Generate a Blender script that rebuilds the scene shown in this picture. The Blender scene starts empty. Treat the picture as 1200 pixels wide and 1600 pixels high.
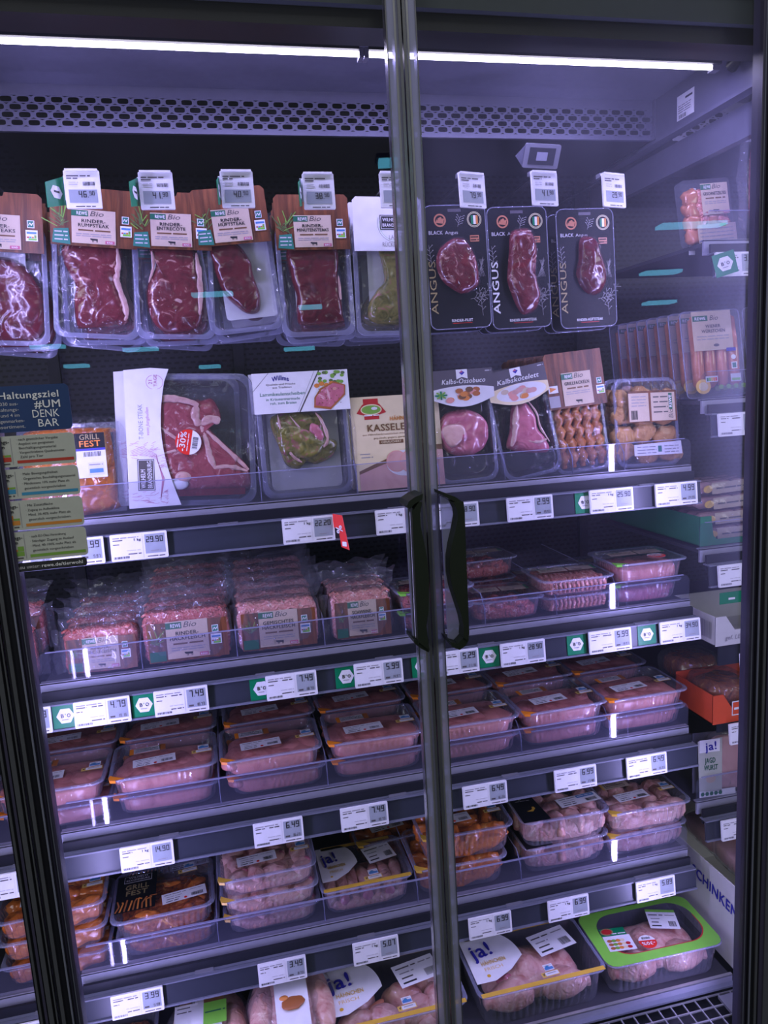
import bpy, math, random
from math import sin, cos, pi, sqrt, radians as R
from mathutils import Vector, Matrix, noise
random.seed(7)
scene = bpy.context.scene
col = scene.collection

# ------------------------------------------------------------------ camera
EYE = 1.62                                     # lens height above the floor (m)
FOC = 1151.4                                   # focal length in pixels of the 1200x1600 frame
AX = Vector((5400, -508, FOC)).normalized()    # cabinet axes expressed in the camera frame (right, down, forward)
DN = Vector((410, 6968, FOC)); DN = (DN - AX * DN.dot(AX)).normalized()
AY = DN.cross(AX)
if AY.z < 0: AY = -AY
cam = bpy.data.objects.new('camera', bpy.data.cameras.new('camera'))
col.objects.link(cam)
row = lambda i: Vector((AX[i], AY[i], -DN[i]))
rgt, dwn, fwd = row(0), row(1), row(2)
rot = Matrix((rgt, -dwn, -fwd)).transposed().to_4x4()
cam.matrix_world = Matrix.Translation((0, 0, EYE)) @ rot
cam.data.sensor_fit = 'VERTICAL'; cam.data.sensor_height = 36.0
cam.data.lens = FOC / 1600 * 36
cam.data.clip_start = 0.05
scene.camera = cam

def W(px, py, y):
    """point of the vertical plane y that lies at that place of the photograph"""
    r = Vector((px - 600, py - 800, FOC))
    d = Vector((r.dot(AX), r.dot(AY), -r.dot(DN)))
    return Vector((0, 0, EYE)) + d * (y / d.y)

# ------------------------------------------------------------------ render look
vs = scene.view_settings
scene.display_settings.display_device = 'sRGB'
vs.view_transform = 'Standard'; vs.look = 'None'; vs.gamma = 1.0
vs.use_curve_mapping = False
vs.exposure = -0.85
scene.cycles.transparent_max_bounces = 40
scene.cycles.max_bounces = 7
scene.cycles.diffuse_bounces = 3
scene.cycles.glossy_bounces = 3
scene.cycles.caustics_reflective = False
scene.cycles.caustics_refractive = False
scene.cycles.sample_clamp_indirect = 4.0
w = bpy.data.worlds.new('store_air'); scene.world = w; w.use_nodes = True
w.node_tree.nodes['Background'].inputs[0].default_value = (.94, .96, 1.0, 1)
w.node_tree.nodes['Background'].inputs[1].default_value = 0.20
LED = (0.47, 0.42, 1.0)
def area(name, loc, target, sx, sy, power, c):
    l = bpy.data.lights.new(name, 'AREA'); l.shape = 'RECTANGLE'; l.size = sx; l.size_y = sy; l.energy = power; l.color = c
    o = bpy.data.objects.new(name, l); col.objects.link(o); o.location = loc
    d = Vector(target) - Vector(loc); o.rotation_euler = d.to_track_quat('-Z', 'Y').to_euler()
    return o
area('store_fill_light', (0.3, 0.2, 3.3), (0.3, 1.1, 1.2), 3.0, .8, 28., (.96, .97, 1.))
area('store_fill_light', (-4.2, -2.6, 2.9), (0.3, 1.3, 1.1), 2.2, 2.0, 110., (.96, .97, 1.))
area('store_fill_light', (5.8, -2.6, 2.9), (0.3, 1.3, 1.1), 2.2, 2.0, 110., (.96, .97, 1.))          # added fill panels for the store light, kept out of the door reflections
area('canopy_lamp', (0.28, 1.206, EYE + .5085), (0.28, 1.50, EYE - .6), 1.16, .005, 9., LED)                # the tube under the canopy
area('canopy_lamp', (1.50, 1.206, EYE + .503), (1.50, 1.50, EYE - .6), 1.10, .010, 5., LED)
for _x, _t in ((-.305, .5), (.867, .05)):                                                                # diode posts behind the door frames
    area('post_lamp', (_x, 1.078, EYE - .42), (_t, 1.45, EYE - .42), .012, 1.60, 13.5, LED)
area('post_lamp', (.905, 1.078, EYE - .42), (1.5, 1.45, EYE - .42), .012, 1.60, 3., LED)
area('post_lamp', (-.331, 1.078, EYE - .42), (-.9, 1.45, EYE - .42), .012, 1.60, 6., LED)

# ------------------------------------------------------------------ materials
MATS = {}
def nd(t, kind, **kw):
    n = t.nodes.new(kind)
    for k, v in kw.items():
        if k in n.inputs.keys(): n.inputs[k].default_value = v
        else: setattr(n, k, v)
    return n
def newmat(name):
    m = bpy.data.materials.new(name); m.use_nodes = True
    t = m.node_tree; t.nodes.clear()
    out = t.nodes.new('ShaderNodeOutputMaterial')
    MATS[name] = m
    return m, t, out
def c4(c): return (c[0], c[1], c[2], 1)
def plain(name, c, rough=.5, metal=0., coat=0., bump=0., bscale=60., emis=0., spec=.5):
    m, t, out = newmat(name)
    b = nd(t, 'ShaderNodeBsdfPrincipled')
    b.inputs['Base Color'].default_value = c4(c); b.inputs['Roughness'].default_value = rough
    b.inputs['Metallic'].default_value = metal; b.inputs['Coat Weight'].default_value = coat
    b.inputs['Specular IOR Level'].default_value = spec
    tc = nd(t, 'ShaderNodeTexCoord'); n = nd(t, 'ShaderNodeTexNoise', Scale=bscale, Detail=3.)
    t.links.new(tc.outputs['Object'], n.inputs['Vector'])
    # faint mottling of the surface colour
    mx = nd(t, 'ShaderNodeMix', data_type='RGBA', blend_type='MULTIPLY')
    mx.inputs[0].default_value = 0.18
    mx.inputs[6].default_value = c4(c)
    t.links.new(n.outputs['Fac'], mx.inputs[7]); t.links.new(mx.outputs[2], b.inputs['Base Color'])
    if bump:
        bp = nd(t, 'ShaderNodeBump', Strength=bump, Distance=.002)
        t.links.new(n.outputs['Fac'], bp.inputs['Height']); t.links.new(bp.outputs[0], b.inputs['Normal'])
    if emis:
        b.inputs['Emission Color'].default_value = c4(c); b.inputs['Emission Strength'].default_value = emis
    t.links.new(b.outputs[0], out.inputs[0])
    return m
def ramp(t, stops):
    r = nd(t, 'ShaderNodeValToRGB'); e = r.color_ramp.elements
    while len(e) < len(stops): e.new(.5)
    for i, (p, c) in enumerate(stops): e[i].position = p; e[i].color = c4(c)
    return r
def meat(name, dark, mid, fat, fatpos=.66, scale=28., rough=.22, bump=.55, coat=.6, crease=55., stretch=(1, 1, 1)):
    """muscle mottled with fat, under a clinging wet film"""
    m, t, out = newmat(name)
    b = nd(t, 'ShaderNodeBsdfPrincipled')
    tc = nd(t, 'ShaderNodeTexCoord'); mp = nd(t, 'ShaderNodeMapping'); mp.inputs['Scale'].default_value = stretch
    t.links.new(tc.outputs['Object'], mp.inputs['Vector'])
    n = nd(t, 'ShaderNodeTexNoise', Scale=scale, Detail=6., Roughness=.62, Distortion=1.4)
    t.links.new(mp.outputs[0], n.inputs['Vector'])
    r = ramp(t, [(.30, dark), (.52, mid), (fatpos, mid), (min(.99, fatpos + .09), fat)])
    t.links.new(n.outputs['Fac'], r.inputs[0]); t.links.new(r.outputs[0], b.inputs['Base Color'])
    n2 = nd(t, 'ShaderNodeTexNoise', Scale=crease * .5, Detail=4., Distortion=1.6); n2.noise_type = 'RIDGED_MULTIFRACTAL'
    t.links.new(mp.outputs[0], n2.inputs['Vector'])
    bp = nd(t, 'ShaderNodeBump', Strength=bump, Distance=.006)
    t.links.new(n2.outputs['Fac'], bp.inputs['Height'])
    t.links.new(bp.outputs[0], b.inputs['Normal']); t.links.new(bp.outputs[0], b.inputs['Coat Normal'])
    b.inputs['Roughness'].default_value = rough; b.inputs['Coat Weight'].default_value = coat
    b.inputs['Coat Roughness'].default_value = .06
    t.links.new(b.outputs[0], out.inputs[0])
    return m
def sheet_fresnel(t, ior):
    """the same weak mirror from both sides of a thin sheet"""
    fr = nd(t, 'ShaderNodeFresnel'); ge = nd(t, 'ShaderNodeNewGeometry'); mr = nd(t, 'ShaderNodeMapRange')
    mr.inputs[3].default_value = ior; mr.inputs[4].default_value = 1 / ior
    t.links.new(ge.outputs['Backfacing'], mr.inputs[0]); t.links.new(mr.outputs[0], fr.inputs['IOR'])
    return fr
def film(name, tint=(.95, .95, .97), ior=1.35, rough=.07, milk=.04, milkcol=(.8, .82, .95), bump=.5, bscale=26., stretch=(1, 1, 1), dist=2., ridged=False, bd=.004):
    """thin clear plastic: passes light straight through, mirrors a little, scatters a little"""
    m, t, out = newmat(name)
    tr = nd(t, 'ShaderNodeBsdfTransparent'); tr.inputs[0].default_value = c4(tint)
    gl = nd(t, 'ShaderNodeBsdfGlossy'); gl.inputs['Roughness'].default_value = rough
    di = nd(t, 'ShaderNodeBsdfDiffuse'); di.inputs[0].default_value = c4(milkcol)
    fr = sheet_fresnel(t, ior)
    m1 = nd(t, 'ShaderNodeMixShader'); m1.inputs[0].default_value = milk
    m2 = nd(t, 'ShaderNodeMixShader')
    t.links.new(tr.outputs[0], m1.inputs[1]); t.links.new(di.outputs[0], m1.inputs[2])
    t.links.new(fr.outputs[0], m2.inputs[0]); t.links.new(m1.outputs[0], m2.inputs[1]); t.links.new(gl.outputs[0], m2.inputs[2])
    if bump:
        tc = nd(t, 'ShaderNodeTexCoord'); mp = nd(t, 'ShaderNodeMapping'); mp.inputs['Scale'].default_value = stretch
        n = nd(t, 'ShaderNodeTexNoise', Scale=bscale, Detail=2., Distortion=dist)
        t.links.new(tc.outputs['Object'], mp.inputs['Vector']); t.links.new(mp.outputs[0], n.inputs['Vector'])
        if ridged: n.noise_type = 'RIDGED_MULTIFRACTAL'
        bp = nd(t, 'ShaderNodeBump', Strength=bump, Distance=bd)
        t.links.new(n.outputs['Fac'], bp.inputs['Height'])
        for s in (gl, fr): t.links.new(bp.outputs[0], s.inputs['Normal'])
    t.links.new(m2.outputs[0], out.inputs[0])
    return m
def wood(name):
    m, t, out = newmat(name)
    b = nd(t, 'ShaderNodeBsdfPrincipled', Roughness=.45)
    tc = nd(t, 'ShaderNodeTexCoord'); mp = nd(t, 'ShaderNodeMapping'); mp.inputs['Scale'].default_value = (60, 60, 8)
    t.links.new(tc.outputs['Object'], mp.inputs['Vector'])
    n = nd(t, 'ShaderNodeTexNoise', Scale=1.2, Detail=6., Distortion=1.0); t.links.new(mp.outputs[0], n.inputs['Vector'])
    r = ramp(t, [(.3, (.055, .016, .006)), (.5, (.15, .045, .014)), (.7, (.27, .09, .03))])
    t.links.new(n.outputs['Fac'], r.inputs[0]); t.links.new(r.outputs[0], b.inputs['Base Color'])
    t.links.new(b.outputs[0], out.inputs[0]); return m
def emit(name, c, s):
    m, t, out = newmat(name)
    e = nd(t, 'ShaderNodeEmission', Strength=s); e.inputs[0].default_value = c4(c)
    t.links.new(e.outputs[0], out.inputs[0]); return m

plain('paper_white', (.86, .86, .88), .45)
plain('tag_plastic', (.88, .88, .90), .3)
plain('screen_grey', (.36, .40, .44), .28)
plain('ink_black', (.02, .02, .025), .5)
plain('ink_dark', (.09, .08, .08), .5)
plain('ink_grey', (.32, .31, .33), .5)
plain('ink_pale', (.58, .57, .60), .5)
plain('green_bio', (.0, .22, .085), .35)
plain('green_dark', (.015, .14, .075), .4)
plain('green_lime', (.22, .60, .07), .35)
plain('green_box', (.01, .24, .10), .5)
plain('green_herb', (.11, .17, .05), .5)
plain('beige_label', (.60, .48, .36), .5)
plain('pink_tag', (.55, .12, .22), .5)
plain('blue_tag', (.08, .25, .55), .4)
plain('blue_navy', (.02, .05, .16), .4)
plain('blue_ja', (.03, .025, .38), .4)
plain('yellow_tag', (.85, .55, .12), .4)
plain('yellow_film', (.80, .48, .06), .3)
plain('orange_tab', (.95, .28, .02), .35)
plain('orange_box', (.75, .09, .03), .5)
plain('red_sticker', (.80, .03, .02), .35)
plain('copper_print', (.55, .22, .12), .35)
plain('gold_print', (.36, .29, .13), .4)
plain('teal_print', (.02, .20, .14), .5)
plain('cream_card', (.80, .68, .42), .45)
plain('brown_print', (.17, .08, .03), .5)
plain('crest_red', (.50, .02, .025), .45)
plain('board_grey', (.50, .52, .46), .4)
plain('bar_red', (.50, .05, .03), .4)
plain('bar_blue', (.05, .28, .48), .4)
plain('bar_orange', (.62, .24, .04), .4)
plain('bar_green', (.20, .38, .06), .4)
plain('black_card', (.007, .008, .012), .5, spec=.25)
plain('grey_card', (.10, .09, .11), .4)
plain('sketch_pink', (.60, .25, .38), .5)
plain('plate_white', (.75, .75, .78), .35)
plain('food_brown', (.42, .14, .04), .4)
plain('food_orange', (.70, .25, .05), .4)
plain('food_pink', (.72, .32, .28), .4)
plain('lettuce', (.20, .42, .06), .4)
wood('wood_print')
plain('shelf_grey', (.34, .34, .43), .42, metal=.15)
plain('shelf_top', (.05, .05, .065), .45)
plain('rail_dark', (.035, .04, .055), .30)
plain('rail_edge', (.16, .17, .22), .35)
plain('case_dark', (.014, .015, .022), .5, spec=.3)
plain('case_black', (.006, .006, .009), .4)
plain('ceiling_metal', (.30, .30, .40), .22, metal=.4)
plain('grille_metal', (.17, .17, .235), .35, metal=.3)
plain('beam_metal', (.16, .16, .22), .35, metal=.3)
plain('header_grey', (.050, .060, .066), .6, spec=.2)
plain('chrome_strip', (.42, .42, .45), .22, metal=.9)
plain('alu_pale', (.52, .52, .54), .3, metal=.7)
plain('rubber_black', (.010, .010, .014), .4, spec=.25)
plain('profile_violet', (.05, .045, .08), .35)
plain('handle_green', (.014, .020, .013), .5, spec=.25)
plain('clip_grey', (.20, .20, .24), .3)
plain('hook_chrome', (.6, .6, .62), .2, metal=1)
plain('white_carton', (.62, .61, .60), .6)
plain('tray_black_plastic', (.008, .008, .011), .18, coat=.5)
plain('bone_pad', (.70, .72, .76), .6)
meat('beef_red', (.055, .002, .008), (.12, .007, .016), (.34, .10, .11), .70, 34)
meat('beef_marbled', (.09, .006, .014), (.17, .018, .028), (.62, .32, .28), .58, 48)
meat('beef_tbone', (.20, .03, .045), (.32, .07, .085), (.62, .36, .35), .58, 44, bump=.3, coat=.35)
meat('fat_cream', (.48, .24, .22), (.62, .38, .34), (.74, .55, .48), .66, 45, bump=.4)
meat('pork_pink', (.38, .10, .10), (.60, .22, .20), (.75, .45, .43), .64, 22, bump=.35, coat=.4)
meat('turkey_pink', (.44, .13, .115), (.68, .27, .235), (.80, .48, .42), .66, 20, bump=.3, coat=.3)
meat('veal_pink', (.38, .07, .13), (.56, .16, .22), (.78, .48, .50), .58, 30, bump=.5)
meat('chicken_skin', (.46, .15, .12), (.66, .38, .31), (.80, .60, .48), .58, 24, rough=.35, bump=.5, coat=.3, crease=110)
meat('mince_red', (.33, .04, .04), (.58, .13, .11), (.80, .42, .36), .56, 110, bump=.9, coat=.2, crease=150)
meat('mince_pale', (.55, .16, .13), (.74, .30, .25), (.86, .58, .50), .56, 110, bump=.9, coat=.2, crease=150)
meat('marinade_orange', (.28, .05, .01), (.62, .17, .02), (.85, .40, .08), .60, 34, bump=.7, coat=.7)
meat('marinade_red', (.10, .012, .004), (.32, .07, .012), (.62, .26, .05), .58, 46, bump=.9, coat=.8)
meat('skewer_meat', (.20, .05, .012), (.42, .13, .03), (.66, .34, .10), .58, 50, bump=.6, coat=.6)
meat('herb_meat', (.045, .055, .010), (.20, .18, .045), (.36, .11, .12), .56, 44, bump=.8)
meat('sausage_skin', (.45, .15, .08), (.60, .23, .13), (.72, .35, .22), .66, 12, bump=.2)
meat('nugget_crumb', (.34, .15, .05), (.55, .28, .10), (.68, .42, .2), .6, 60, rough=.6, coat=0, bump=.8)
meat('cold_cut', (.50, .25, .24), (.62, .36, .33), (.70, .48, .44), .7, 10, bump=.1)
film('skin_film', bump=1., bscale=22, milk=.012, ior=1.36, ridged=True, rough=.10, bd=.010)
film('lid_film', (.95, .95, .97), bump=.35, bscale=9, milk=.012, ior=1.33, dist=.6)
film('tray_clear', (.93, .93, .96), bump=.5, bscale=14, milk=.09, milkcol=(.66, .68, .84), ior=1.52, rough=.10)
film('tray_rim', (.82, .82, .92), bump=.2, bscale=30, milk=.34, milkcol=(.50, .52, .72), ior=1.45, rough=.15)
film('bag_film', (.95, .95, .97), bump=1., bscale=18, milk=.06, ior=1.45, rough=.12, dist=2., ridged=True, bd=.012)
film('acrylic', (.94, .94, .97), bump=0, milk=.03, milkcol=(.5, .52, .8), ior=1.45, rough=.05)
film('acrylic_edge', (.75, .75, .90), bump=0, milk=.40, milkcol=(.55, .56, .8), ior=1.5, rough=.1)
plain('silver_pouch', (.55, .55, .60), .3, metal=.3, bump=.8, bscale=25)
emit('led_glow', (.86, .80, 1.0), 22.)
emit('post_led_glow', LED, 10.)
emit('store_tube', (.18, .72, 1.0), 9.)

# door glass with a veil of condensation and wiping haze on it
def glass(name, lo, hi, centre):
    m, t, out = newmat(name)
    tr = nd(t, 'ShaderNodeBsdfTransparent'); tr.inputs[0].default_value = (.97, .975, .98, 1)
    gl = nd(t, 'ShaderNodeBsdfGlossy'); gl.inputs['Roughness'].default_value = 0.0
    gl.inputs['Color'].default_value = (.9, .95, 1, 1)
    tl = nd(t, 'ShaderNodeBsdfTranslucent'); tl.inputs[0].default_value = (.75, .78, .95, 1)
    fr = sheet_fresnel(t, 1.42)
    tc = nd(t, 'ShaderNodeTexCoord'); n = nd(t, 'ShaderNodeTexNoise', Scale=2.6, Detail=5., Distortion=.6)
    mp = nd(t, 'ShaderNodeMapping'); mp.inputs['Scale'].default_value = (1.3, 1, .8)
    t.links.new(tc.outputs['Object'], mp.inputs[0]); t.links.new(mp.outputs[0], n.inputs['Vector'])
    g = nd(t, 'ShaderNodeVectorMath', operation='DISTANCE'); g.inputs[1].default_value = centre
    t.links.new(tc.outputs['Object'], g.inputs[0])
    f = nd(t, 'ShaderNodeMapRange'); f.inputs[1].default_value = .05; f.inputs[2].default_value = .75
    f.inputs[3].default_value = 1.; f.inputs[4].default_value = 0.
    t.links.new(g.outputs['Value'], f.inputs[0])
    f2 = nd(t, 'ShaderNodeMapRange'); f2.inputs[1].default_value = .30; f2.inputs[2].default_value = .75
    t.links.new(n.outputs['Fac'], f2.inputs[0])
    mu = nd(t, 'ShaderNodeMath', operation='MULTIPLY'); t.links.new(f.outputs[0], mu.inputs[0]); t.links.new(f2.outputs[0], mu.inputs[1])
    f3 = nd(t, 'ShaderNodeMapRange'); f3.inputs[3].default_value = lo; f3.inputs[4].default_value = hi
    t.links.new(mu.outputs[0], f3.inputs[0])
    m1 = nd(t, 'ShaderNodeMixShader'); m2 = nd(t, 'ShaderNodeMixShader')
    t.links.new(f3.outputs[0], m1.inputs[0]); t.links.new(tr.outputs[0], m1.inputs[1]); t.links.new(tl.outputs[0], m1.inputs[2])
    t.links.new(fr.outputs[0], m2.inputs[0]); t.links.new(m1.outputs[0], m2.inputs[1]); t.links.new(gl.outputs[0], m2.inputs[2])
    t.links.new(m2.outputs[0], out.inputs[0])
glass('door_glass_clear', .0, .004, (0, 0, 1.6))
glass('door_glass_misted', .001, .10, (.14, 0, 1.46))

# perforated back wall: staggered slots punched through dark sheet
def perforated_sheet(name, c):
    m, t, out = newmat(name)
    b = nd(t, 'ShaderNodeBsdfPrincipled', Roughness=.4, Metallic=.2)
    tc = nd(t, 'ShaderNodeTexCoord'); mp = nd(t, 'ShaderNodeMapping'); mp.inputs['Rotation'].default_value = (pi / 2, 0, 0)
    t.links.new(tc.outputs['Object'], mp.inputs[0])
    br = nd(t, 'ShaderNodeTexBrick'); br.inputs['Scale'].default_value = 1.
    br.inputs['Color1'].default_value = (0, 0, 0, 1); br.inputs['Color2'].default_value = (0, 0, 0, 1); br.inputs['Mortar'].default_value = (1, 1, 1, 1)
    br.inputs['Brick Width'].default_value = .018; br.inputs['Row Height'].default_value = .012; br.inputs['Mortar Size'].default_value = .0042
    br.inputs['Mortar Smooth'].default_value = .3
    t.links.new(mp.outputs[0], br.inputs['Vector'])
    mx = nd(t, 'ShaderNodeMix', data_type='RGBA'); mx.inputs[6].default_value = (.002, .002, .003, 1); mx.inputs[7].default_value = c4(c)
    t.links.new(br.outputs['Color'], mx.inputs[0]); t.links.new(mx.outputs[2], b.inputs['Base Color'])
    t.links.new(b.outputs[0], out.inputs[0])
perforated_sheet('back_sheet', (.016, .017, .026))

# ------------------------------------------------------------------ mesh builder
FONT_CACHE = {}
def glyphs(s, bold, sp):
    k = (s, bold, sp)
    if k not in FONT_CACHE:
        cu = bpy.data.curves.new('letters', 'FONT'); cu.body = s; cu.resolution_u = 2
        cu.space_character = sp + (.06 if bold else 0)
        o = bpy.data.objects.new('letters', cu)
        me = bpy.data.meshes.new_from_object(o)
        vs_ = [tuple(v.co) for v in me.vertices]; fs = [tuple(p.vertices) for p in me.polygons]
        if bold and vs_:          # heavier strokes
            n0 = len(vs_); base = list(vs_); bf = list(fs)
            for i_, (dx, dy) in enumerate(((.035, 0), (.0175, .012), (.0175, -.012))):
                vs_ += [(a + dx, b + dy, .012 * (i_ + 1)) for a, b, c in base]; fs += [tuple(q + n0 * (i_ + 1) for q in f) for f in bf]
        if not vs_: vs_ = [(0, 0, 0)]
        xs = [v[0] for v in vs_]; ys = [v[1] for v in vs_]
        FONT_CACHE[k] = (vs_, fs, min(xs), max(xs), min(ys), max(ys))
        bpy.data.objects.remove(o); bpy.data.curves.remove(cu); bpy.data.meshes.remove(me)
    return FONT_CACHE[k]
UP = Matrix(((1, 0, 0, 0), (0, 0, 1, 0), (0, -1, 0, 0), (0, 0, 0, 1)))       # front-facing drawing -> lies flat, faces up
def T(x=0, y=0, z=0): return Matrix.Translation((x, y, z))
def RZ(a): return Matrix.Rotation(R(a), 4, 'Z')
def RX(a): return Matrix.Rotation(R(a), 4, 'X')
def RY(a): return Matrix.Rotation(R(a), 4, 'Y')
I4 = Matrix.Identity(4)
class MB:
    def __init__(s): s.v = []; s.f = []; s.m = []; s.sm = []; s.mats = []; s.M = I4.copy()
    def mi(s, n):
        if n not in s.mats: s.mats.append(n)
        return s.mats.index(n)
    def add(s, vs, fs, mat, smooth=False, M=None):
        M = s.M @ M if M is not None else s.M
        b = len(s.v); s.v += [tuple(M @ Vector(p)) for p in vs]
        i = s.mi(mat)
        for f in fs: s.f.append(tuple(b + k for k in f)); s.m.append(i); s.sm.append(smooth)
        return s
    def box(s, x0, x1, y0, y1, z0, z1, mat, M=None, bev=0.):
        if bev <= 0:
            vs = [(x, y, z) for x in (x0, x1) for y in (y0, y1) for z in (z0, z1)]
            fs = [(0, 1, 3, 2), (4, 6, 7, 5), (0, 4, 5, 1), (2, 3, 7, 6), (0, 2, 6, 4), (1, 5, 7, 3)]
            return s.add(vs, fs, mat, False, M)
        # chamfered in the XZ outline
        o = [(x0 + bev, z0), (x1 - bev, z0), (x1, z0 + bev), (x1, z1 - bev), (x1 - bev, z1), (x0 + bev, z1), (x0, z1 - bev), (x0, z0 + bev)]
        return s.plate(o, y0, y1, mat, M)
    def plate(s, pts, y0, y1, mat, M=None):
        n = len(pts); vs = [(p[0], y0, p[1]) for p in pts] + [(p[0], y1, p[1]) for p in pts]
        fs = [tuple(range(n)), tuple(range(2 * n - 1, n - 1, -1))] + [(i, i + n, (i + 1) % n + n, (i + 1) % n) for i in range(n)]
        return s.add(vs, fs, mat, False, M)
    def poly(s, pts, y, mat, M=None): return s.add([(p[0], y, p[1]) for p in pts], [tuple(range(len(pts)))], mat, False, M)
    def rect(s, x0, z0, x1, z1, y, mat, M=None): return s.poly([(x0, z0), (x1, z0), (x1, z1), (x0, z1)], y, mat, M)
    def disc(s, cx, cz, rx, rz, y, mat, M=None, n=24): return s.poly([(cx + rx * cos(2 * pi * i / n), cz + rz * sin(2 * pi * i / n)) for i in range(n)], y, mat, M)
    def ring(s, cx, cz, r0, r1, y, mat, M=None, n=28, a0=0, a1=360):
        vs = []; fs = []
        for i in range(n + 1):
            a = R(a0 + (a1 - a0) * i / n)
            vs += [(cx + r0 * cos(a), y, cz + r0 * sin(a)), (cx + r1 * cos(a), y, cz + r1 * sin(a))]
        for i in range(n): fs.append((2 * i, 2 * i + 1, 2 * i + 3, 2 * i + 2))
        return s.add(vs, fs, mat, False, M)
    def line(s, pts, wd, y, mat, M=None):
        for (a, b) in zip(pts, pts[1:]):
            dx, dz = b[0] - a[0], b[1] - a[1]; L = math.hypot(dx, dz) or 1e-6; nx, nz = -dz / L * wd / 2, dx / L * wd / 2
            s.poly([(a[0] + nx, a[1] + nz), (a[0] - nx, a[1] - nz), (b[0] - nx, b[1] - nz), (b[0] + nx, b[1] + nz)], y, mat, M)
        return s
    def text(s, t, x, z, h, y, mat, M=None, bold=False, align='l', width=None, sp=1., slant=0., rot=0., arc=0.):
        vs, fs, x0, x1, z0, z1 = glyphs(t, bold, sp)
        k = h / .70; kx = k
        if width: kx = width / (x1 - x0)
        ox = {'l': -x0, 'c': -(x0 + x1) / 2, 'r': -x1}[align]
        mid = (x1 - x0) / 2
        out = []
        ca, sa = cos(R(rot)), sin(R(rot))
        for (a, b, lift) in vs:
            X = (a + ox) * kx + slant * b * k; Z = b * k + arc * (1 - ((a - x0 - mid) / mid) ** 2) * h if arc else b * k
            out.append((x + X * ca - Z * sa, y - lift * k, z + X * sa + Z * ca))
        return s.add(out, fs, mat, False, M)
    def words(s, x0, x1, z, h, y, mat, M=None, seed=1):
        """one printed line too small to read"""
        rr = random.Random(seed * 7919 + int((z + 5) * 1e5)); x = x0
        while x < x1:
            L = rr.uniform(2.2, 7) * h; e = min(x + L, x1)
            s.rect(x, z, e, z + h * .62, y, mat, M); x = e + h * .7
        return s
    def barcode(s, x0, z0, x1, z1, y, mat='ink_black', M=None, seed=3):
        rr = random.Random(seed); x = x0; u = (x1 - x0) / 46
        while x < x1 - u:
            b = u * rr.choice((1, 1, 2)); s.rect(x, z0, x + b, z1, y, mat, M); x += b + u * rr.choice((1, 1.5, 2))
        return s
    def seg(s, t, x, z, h, y, mat='ink_black', M=None, right=False):
        """seven-segment digits"""
        segs = {'0': 'abcdef', '1': 'bc', '2': 'abged', '3': 'abgcd', '4': 'fgbc', '5': 'afgcd', '6': 'afgedc', '7': 'abc', '8': 'abcdefg', '9': 'abcdfg'}
        wd = h * .5; st = h * .13; adv = wd + h * .17
        tot = sum(h * .22 if ch in '.,' else adv for ch in t)
        if right: x -= tot
        for ch in t:
            if ch in '.,':
                s.rect(x, z, x + st * .9, z + st * .9, y, mat, M); x += h * .22; continue
            q = {'a': (0, h - st, wd, h), 'd': (0, 0, wd, st), 'g': (0, h / 2 - st / 2, wd, h / 2 + st / 2), 'b': (wd - st, h / 2, wd, h),
                 'c': (wd - st, 0, wd, h / 2), 'f': (0, h / 2, st, h), 'e': (0, 0, st, h / 2)}
            for g in segs.get(ch, ''):
                a = q[g]; s.rect(x + a[0], z + a[1], x + a[2], z + a[3], y, mat, M)
            x += adv
        return s
    def loft(s, rings, mat, M=None, cap0=True, cap1=True, smooth=True):
        n = len(rings[0]); vs = [p for r_ in rings for p in r_]; fs = []
        for k in range(len(rings) - 1):
            for i in range(n):
                a = k * n + i; b = k * n + (i + 1) % n; fs.append((a, b, b + n, a + n))
        s.add(vs, fs, mat, smooth, M)
        if cap0: s.add(rings[0], [tuple(range(n - 1, -1, -1))], mat, False, M)
        if cap1: s.add(rings[-1], [tuple(range(n))], mat, False, M)
        return s
    def tube(s, pts, r, mat, n=8, M=None, closed=False):
        rings = []; P = [Vector(p) for p in pts]; N = len(P)
        for i, p in enumerate(P):
            a = P[(i - 1) % N] if closed or i > 0 else p; b = P[(i + 1) % N] if closed or i < N - 1 else p
            d = (b - a).normalized(); u = d.cross(Vector((.13, .21, 1)))
            if u.length < .1: u = d.cross(Vector((1, 0, 0)))
            u.normalize(); v = d.cross(u)
            rr = r[i] if isinstance(r, (list, tuple)) else r
            rings.append([tuple(p + (u * cos(2 * pi * k / n) + v * sin(2 * pi * k / n)) * rr) for k in range(n)])
        if closed: rings.append(rings[0])
        return s.loft(rings, mat, M, not closed, not closed)
    def strip(s, pts, wd, mat, y, flat=.35, M=None, seed=0, n=6):
        """an uneven flattened ribbon, e.g. a seam of fat"""
        m = len(pts); P = []
        for i in range((m - 1) * n + 1):
            u = i / n; k = min(int(u), m - 2); t = u - k
            q = [pts[max(0, min(m - 1, k + j - 1))] for j in range(4)]
            P.append(tuple(.5 * (2 * q[1][a] + (q[2][a] - q[0][a]) * t + (2 * q[0][a] - 5 * q[1][a] + 4 * q[2][a] - q[3][a]) * t * t + (3 * q[1][a] - q[0][a] - 3 * q[2][a] + q[3][a]) * t ** 3) for a in (0, 1)))
        N = len(P); st = len(s.v)
        rad = [wd * (.25 + .75 * min(1, 4 * i / N, 4 * (N - i) / N)) * (1 + .5 * noise.noise(Vector((P[i][0] * 90, P[i][1] * 90, seed)))) for i in range(N)]
        M0 = s.M; s.M = M0 @ (M or I4) @ T(0, y, 0) @ Matrix.Diagonal((1, flat, 1, 1))
        s.tube([(p[0] + wd * .4 * noise.noise(Vector((p[1] * 120, seed, 0))), 0, p[1]) for p in P], rad, mat, 8); s.M = M0
        return s
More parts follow.
